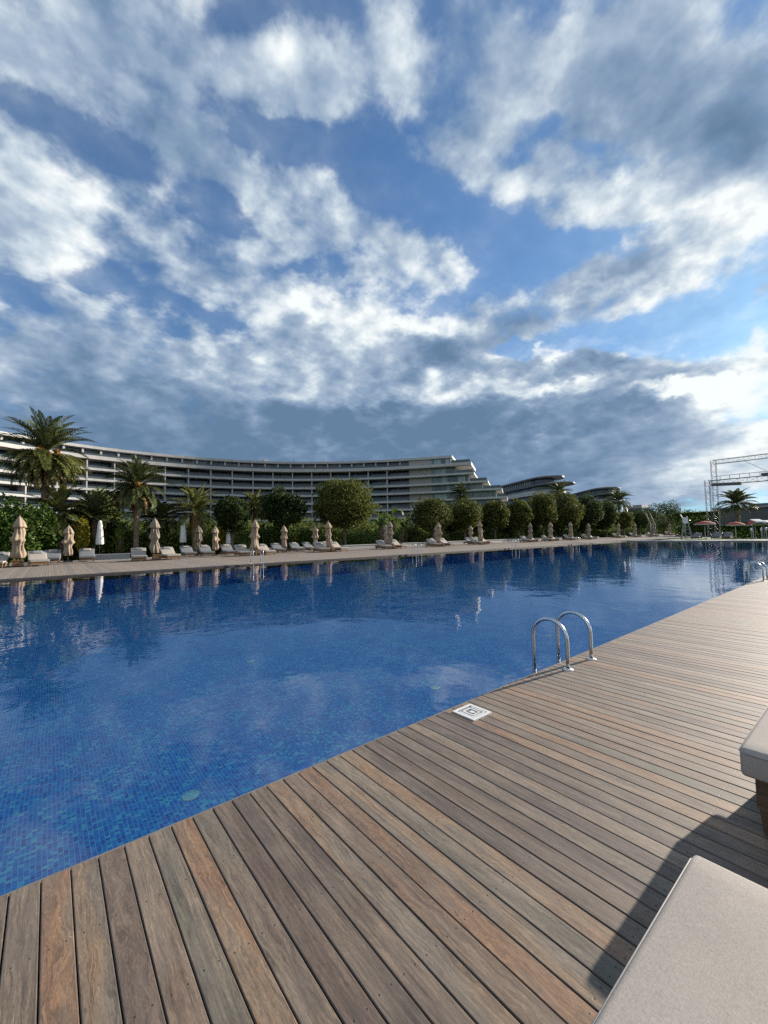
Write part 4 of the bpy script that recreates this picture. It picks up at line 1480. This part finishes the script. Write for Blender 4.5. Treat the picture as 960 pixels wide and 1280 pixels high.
# ------------------------------------------------------------------ sun and sky
SUN_DIR = Vector((.989, -.149, 0)).normalized()
EL = R(17.0)
to_sun = SUN_DIR * math.cos(EL) + Vector((0, 0, math.sin(EL)))
sd = bpy.data.lights.new('sun', 'SUN')
sd.energy = 5.0; sd.angle = R(0.55); sd.color = (1.0, .90, .78)
so = bpy.data.objects.new('sun', sd); COL.objects.link(so)
so.rotation_euler = to_sun.to_track_quat('Z', 'Y').to_euler()
so.location = (40, -10, 40)

w = bpy.data.worlds.new('World'); S.world = w
w.use_nodes = True
w.node_tree.nodes.clear()
w.cycles.sampling_method = 'MANUAL'; w.cycles.sample_map_resolution = 256
n = NT(w.node_tree)
out = n.new('ShaderNodeOutputWorld')
bg = n.new('ShaderNodeBackground')
n.l.new(bg.outputs[0], out.inputs[0])
STRENGTH = 0.1
bg.inputs['Strength'].default_value = STRENGTH
sky = n.new('ShaderNodeTexSky', sky_type='NISHITA')
sky.sun_disc = False
sky.sun_elevation = EL
sky.sun_rotation = math.atan2(to_sun.x, to_sun.y)
sky.air_density = 1.0; sky.dust_density = 1.0; sky.ozone_density = 2.2

tc = n.new('ShaderNodeTexCoord')
D = tc.outputs['Generated']
dx, dy, dz = n.sep(D)
# flat cloud deck seen from below: horizontal position of the sight line on it
zz = n.math('ADD', n.math('MAXIMUM', dz, 0.0), 0.13)
cx, cy = n.math('DIVIDE', dx, zz), n.math('DIVIDE', dy, zz)
Q = n.comb(cx, cy, 0.0)
# a chart of the sky over the hotel (bearing and height above it)
H0 = (math.cos(YAW), math.sin(YAW), 0); R0 = (math.sin(YAW), -math.cos(YAW), 0)
fwd = n.math('MAXIMUM', n.vmath('DOT_PRODUCT', D, H0), 0.06)
ca = n.math('DIVIDE', n.vmath('DOT_PRODUCT', D, R0), fwd)
cb = n.math('DIVIDE', dz, fwd)
CH0 = n.comb(ca, cb, 0.0)
# heaped clouds have height, so towards the horizon they do not flatten as the deck does
Q3 = n.vmath('DIVIDE', D, n.comb(*[n.math('ADD', n.math('MAXIMUM', dz, 0.0), 0.38)] * 3))
wn1 = n.noise(Q3, 3.2, 8, 0.62)
CH = n.vmath('ADD', CH0, n.vmath('SCALE', n.vmath('SUBTRACT', wn1.outputs['Color'], (.5, .5, .5)), scale=0.26))


def chart(x, y):
    d = ray(x, y)
    f = d.x * H0[0] + d.y * H0[1]
    return (d.x * R0[0] + d.y * R0[1]) / f, d.z / f


def bumps(lst, start):
    acc = start
    for x, y, rx, ry, ang, amp in lst:
        a, b_ = chart(x, y)
        mp = n.new('ShaderNodeMapping', vector_type='TEXTURE')
        n.put(mp.inputs['Vector'], CH)
        mp.inputs['Location'].default_value = (a, b_, 0)
        mp.inputs['Rotation'].default_value = (0, 0, R(ang))
        mp.inputs['Scale'].default_value = (rx * 1.5 / F_PX, ry * 1.5 / F_PX, 1)
        g = n.new('ShaderNodeTexGradient', gradient_type='SPHERICAL')
        n.put(g.inputs[0], mp.outputs[0])
        s_ = n.maprange(g.outputs['Fac'], 0.0, 0.85, 0.0, amp, 'SMOOTHSTEP')
        acc = n.math('ADD', acc, s_)
    return acc


COVER = [  # x, y, rx, ry, angle, amount
    (130, 80, 260, 100, -20, .45), (215, 190, 90, 55, -10, .45), (30, 40, 140, 70, 0, .25),
    (110, 165, 200, 32, -33, -1.0), (20, 110, 60, 36, -30, -.5), (270, 255, 60, 34, -30, -.7), (185, 95, 46, 16, -20, -.45), (262, 112, 30, 22, 0, -.5), (300, 25, 30, 50, 0, -.45), (345, 60, 20, 40, 15, -.3),
    (390, 175, 90, 40, -5, -1.1), (340, 150, 60, 24, 0, -.6), (470, 215, 60, 40, -20, -1.0), (565, 275, 120, 52, -22, -1.2), (670, 325, 110, 44, 0, -1.1),
    (420, 70, 110, 80, 0, .42), (540, 25, 90, 46, 0, .5), (960, 130, 70, 90, 0, .6), (420, 100, 80, 40, 0, .4), (300, 70, 50, 40, 0, .4), (500, 90, 40, 60, 10, .3), (465, 120, 22, 80, 10, -.40), (590, 140, 85, 120, 10, .55), (676, 150, 40, 20, 10, -.75), (640, 185, 40, 18, 30, -.5), (690, 15, 40, 40, 0, -.45), (775, 205, 34, 16, 30, -.45), (730, 175, 30, 12, 0, -.3),
    (800, 90, 210, 120, 0, .60), (760, 240, 180, 50, 0, .50), (830, 315, 190, 38, 24, .75), (745, 358, 70, 34, 24, .5), (930, 240, 90, 50, 0, .35), (885, 250, 60, 10, 20, -.4), (820, 268, 50, 8, 20, -.35),
    (880, 410, 150, 44, 12, -1.1), (780, 420, 90, 24, 20, -.8), (950, 415, 16, 14, 0, .9), (600, 296, 26, 9, 0, .5),
    (60, 270, 130, 64, -10, .42), (905, 172, 70, 50, 0, .7), (860, 150, 60, 40, 0, .3), (230, 300, 150, 50, -22, .45), (430, 280, 110, 60, -10, .55), (520, 335, 80, 46, 0, .50), (330, 240, 70, 46, -30, .4), (280, 330, 60, 14, -15, -.4),
    (275, 392, 112, 22, -14, -1.15), (110, 350, 50, 16, -8, -.95), (405, 330, 62, 20, 5, -.8), (330, 345, 60, 18, 10, -.45), (575, 368, 50, 14, 40, -.7), (150, 390, 26, 12, 0, -.6), (450, 365, 24, 10, 0, -.4),
    (140, 440, 260, 66, 0, .95), (430, 415, 140, 46, 0, .85), (535, 438, 75, 42, 0, .90), (395, 392, 44, 30, 0, .7), (500, 408, 40, 20, 0, .3), (630, 398, 50, 24, 15, .75), (740, 460, 130, 28, 3, .95), (600, 478, 220, 34, 0, .9), (860, 482, 90, 18, 0, .7),
    (640, 430, 34, 12, 0, -.7), (690, 420, 40, 10, 10, -.5), (300, 560, 560, 84, 0, 1.1), (720, 570, 400, 80, 0, 1.0), (960, 470, 70, 18, 25, .4),
]
LIGHT = [
    (130, 90, 230, 110, -20, -.08), (220, 180, 80, 60, 0, -.12), (60, 265, 90, 56, -20, .06), (110, 250, 70, 30, -30, .16), (120, 330, 70, 30, -20, .10), (20, 300, 60, 100, 0, .06), (300, 290, 130, 50, -20, .10), (430, 250, 110, 60, 0, .06),
    (590, 150, 70, 110, 10, .16), (420, 60, 90, 60, 0, .10), (530, 330, 80, 50, 0, .14), (740, 235, 160, 50, 0, .20), (920, 285, 140, 70, 15, .32), (830, 110, 160, 80, 0, -.24), (930, 140, 80, 80, 0, -.14), (765, 338, 60, 22, 25, -.22), (720, 375, 70, 12, 20, .26),
    (100, 440, 220, 50, 0, -.08), (40, 400, 90, 50, 0, .04), (300, 425, 70, 14, -10, .26), (385, 385, 50, 22, 0, .34), (470, 400, 90, 36, 0, .20), (540, 436, 40, 22, 0, -.16), (540, 405, 60, 14, 0, .26), (420, 498, 130, 18, 0, .26), (590, 482, 110, 20, -4, .30),
    (640, 386, 40, 12, 15, .34), (735, 466, 90, 14, 0, -.26), (735, 436, 120, 8, 0, .36), (865, 492, 90, 12, 6, .55), (700, 488, 100, 9, 5, .20), (930, 490, 60, 20, 20, .40), (690, 548, 26, 9, 0, .14), (945, 418, 50, 36, 0, .40), (40, 240, 80, 60, 0, -.10),
    (200, 520, 420, 40, 0, -.18), (100, 555, 420, 60, 0, -.20), (430, 575, 420, 60, 0, -.21), (700, 560, 260, 66, 0, -.13), (860, 580, 200, 70, 0, .08), (960, 545, 120, 90, 0, .30), (900, 575, 130, 12, 37, .10), (935, 520, 120, 10, 42, .10), (860, 600, 120, 40, 0, .10), (700, 520, 150, 16, 0, -.14), (500, 530, 150, 20, 0, -.08), (20, 508, 30, 8, 0, .12), (350, 660, 500, 60, 0, -.30), (170, 478, 160, 14, 0, -.16),
]
hi = n.maprange(dz, 0.10, 0.40, 0.46, 1.0, 'SMOOTHSTEP')      # the far deck of cloud blurs together


def dev(x, k, mid=0.5): return n.math('MULTIPLY', n.math('MULTIPLY', n.math('SUBTRACT', x, mid), k), hi)


def shifted(d): return n.vmath('ADD', Q, (SUN_DIR.x * d, SUN_DIR.y * d, .0))


LIFT = (SUN_DIR.x * .05, SUN_DIR.y * .05, .035)
fb = n.noise(Q, 1.3, 3, 0.5, 0.1)
puff = n.noise(Q3, 8.0, 10, 0.55, 0.0)
puff2 = n.noise(n.vmath('ADD', Q3, n.vmath('SCALE', LIFT, scale=.7)), 8.0, 4, 0.56, 0.0)
big = n.noise(Q3, 3.4, 5, 0.5, 0.0)
big2 = n.noise(n.vmath('ADD', Q3, n.vmath('SCALE', LIFT, scale=1.6)), 3.4, 3, 0.5, 0.0)
# cauliflower tops: soft cells packed together, broken up by the noise
cw = n.vmath('ADD', Q3, n.vmath('SCALE', n.vmath('SUBTRACT', puff.outputs['Color'], (.5, .5, .5)), scale=0.10))


def cells(vec, sc):
    v = n.new('ShaderNodeTexVoronoi', feature='SMOOTH_F1', voronoi_dimensions='3D')
    n.put(v.inputs['Vector'], vec)
    v.inputs['Scale'].default_value = sc; v.inputs['Smoothness'].default_value = 0.6; v.inputs['Detail'].default_value = 1.0; v.inputs['Roughness'].default_value = 0.5
    v.normalize = True
    return v.outputs['Distance']


ce = cells(cw, 9.5)
dens = bumps(COVER, n.math('ADD', dev(fb.outputs[0], 0.9), 0.36))
dens = n.math('ADD', dens, dev(puff.outputs[0], 4.4))
dens = n.math('ADD', dens, dev(big.outputs[0], 2.6))
dens = n.math('SUBTRACT', dens, dev(ce, 1.8, 0.34))
soft_ = n.noise(Q, 0.9, 2, 0.5)
cov = n.maprange(dens, -0.36, n.maprange(soft_.outputs[0], .35, .65, .75, 1.6), 0.0, 1.0, 'SMOOTHSTEP')
cov = n.math('MAXIMUM', cov, n.maprange(wn1.outputs[0], .32, .68, .02, .34))      # a thin high veil
lit = bumps(LIGHT, 0.56)
lit = n.math('ADD', lit, n.math('MULTIPLY', n.math('MULTIPLY', n.math('SUBTRACT', puff.outputs[0], puff2.outputs[0]), 1.35), hi))
lit = n.math('ADD', lit, n.math('MULTIPLY', n.math('MULTIPLY', n.math('SUBTRACT', big.outputs[0], big2.outputs[0]), 1.3), hi))
lit = n.math('ADD', lit, dev(puff.outputs[0], 0.45))
lit = n.math('SUBTRACT', lit, dev(ce, 0.50, 0.34))
# thick middles are greyer than thin rims; the far side of the sky is lit full on
lit = n.math('SUBTRACT', lit, n.maprange(dens, 0.6, 2.0, -0.03, 0.16))
lit = n.math('ADD', lit, n.maprange(n.vmath('DOT_PRODUCT', D, H0), 0.1, -0.5, 0.0, 0.28))
cl = n.ramp(lit, [(0.0, (.125, .210, .335)), (0.20, (.170, .265, .405)), (0.42, (.260, .360, .505)), (0.60, (.380, .475, .600)), (0.78, (.600, .690, .765)), (0.97, (.90, .94, .94))])
SKY_GAIN = 1.0
CLOUD_GAIN = 0.53
blue = n.mix(1.0, n.vmath('DIVIDE', sky.outputs[0], n.vmath('ADD', (1, 1, 1), n.vmath('MULTIPLY', sky.outputs[0], (.16, .10, .075)))), (.54 * SKY_GAIN, .78 * SKY_GAIN, 1.03 * SKY_GAIN), 'MULTIPLY')
cloud = n.vmath('SCALE', cl, scale=CLOUD_GAIN / STRENGTH)
n.put(bg.inputs['Color'], n.mix(cov, blue, cloud))

# ------------------------------------------------------------------ air
def haze_box(density):
    m, k, o_ = mat_new('air')
    v = k.new('ShaderNodeVolumePrincipled')
    v.inputs['Color'].default_value = (.86, .92, 1.0, 1)
    v.inputs['Density'].default_value = density
    v.inputs['Anisotropy'].default_value = 0.45
    k.l.new(v.outputs[0], o_.inputs['Volume'])
    b = MB(); b.box(-340, 420, -340, 420, -2.2, 46.0)
    o = b.build('haze', m); tag(o, kind='stuff')


HAZE = 0.0
if HAZE: haze_box(HAZE)

# ------------------------------------------------------------------ camera and output
cd = bpy.data.cameras.new('camera')
co = bpy.data.objects.new('camera', cd); COL.objects.link(co)
co.matrix_world = Matrix(((RT.x, UP.x, -FW.x, 0), (RT.y, UP.y, -FW.y, 0), (RT.z, UP.z, -FW.z, EYE), (0, 0, 0, 1)))
cd.sensor_fit = 'VERTICAL'
cd.sensor_height = 24.0
cd.lens = F_PX / 1280 * 24.0
cd.clip_start = 0.05; cd.clip_end = 4000
S.camera = co
S.render.engine = 'CYCLES'
S.cycles.max_bounces = 6
S.cycles.transparent_max_bounces = 12
S.cycles.caustics_reflective = False; S.cycles.caustics_refractive = False
S.cycles.use_denoising = False
S.view_settings.view_transform = 'Standard'
S.view_settings.look = 'None'
S.view_settings.gamma = 1.0
S.view_settings.use_curve_mapping = False
S.view_settings.exposure = 1.0
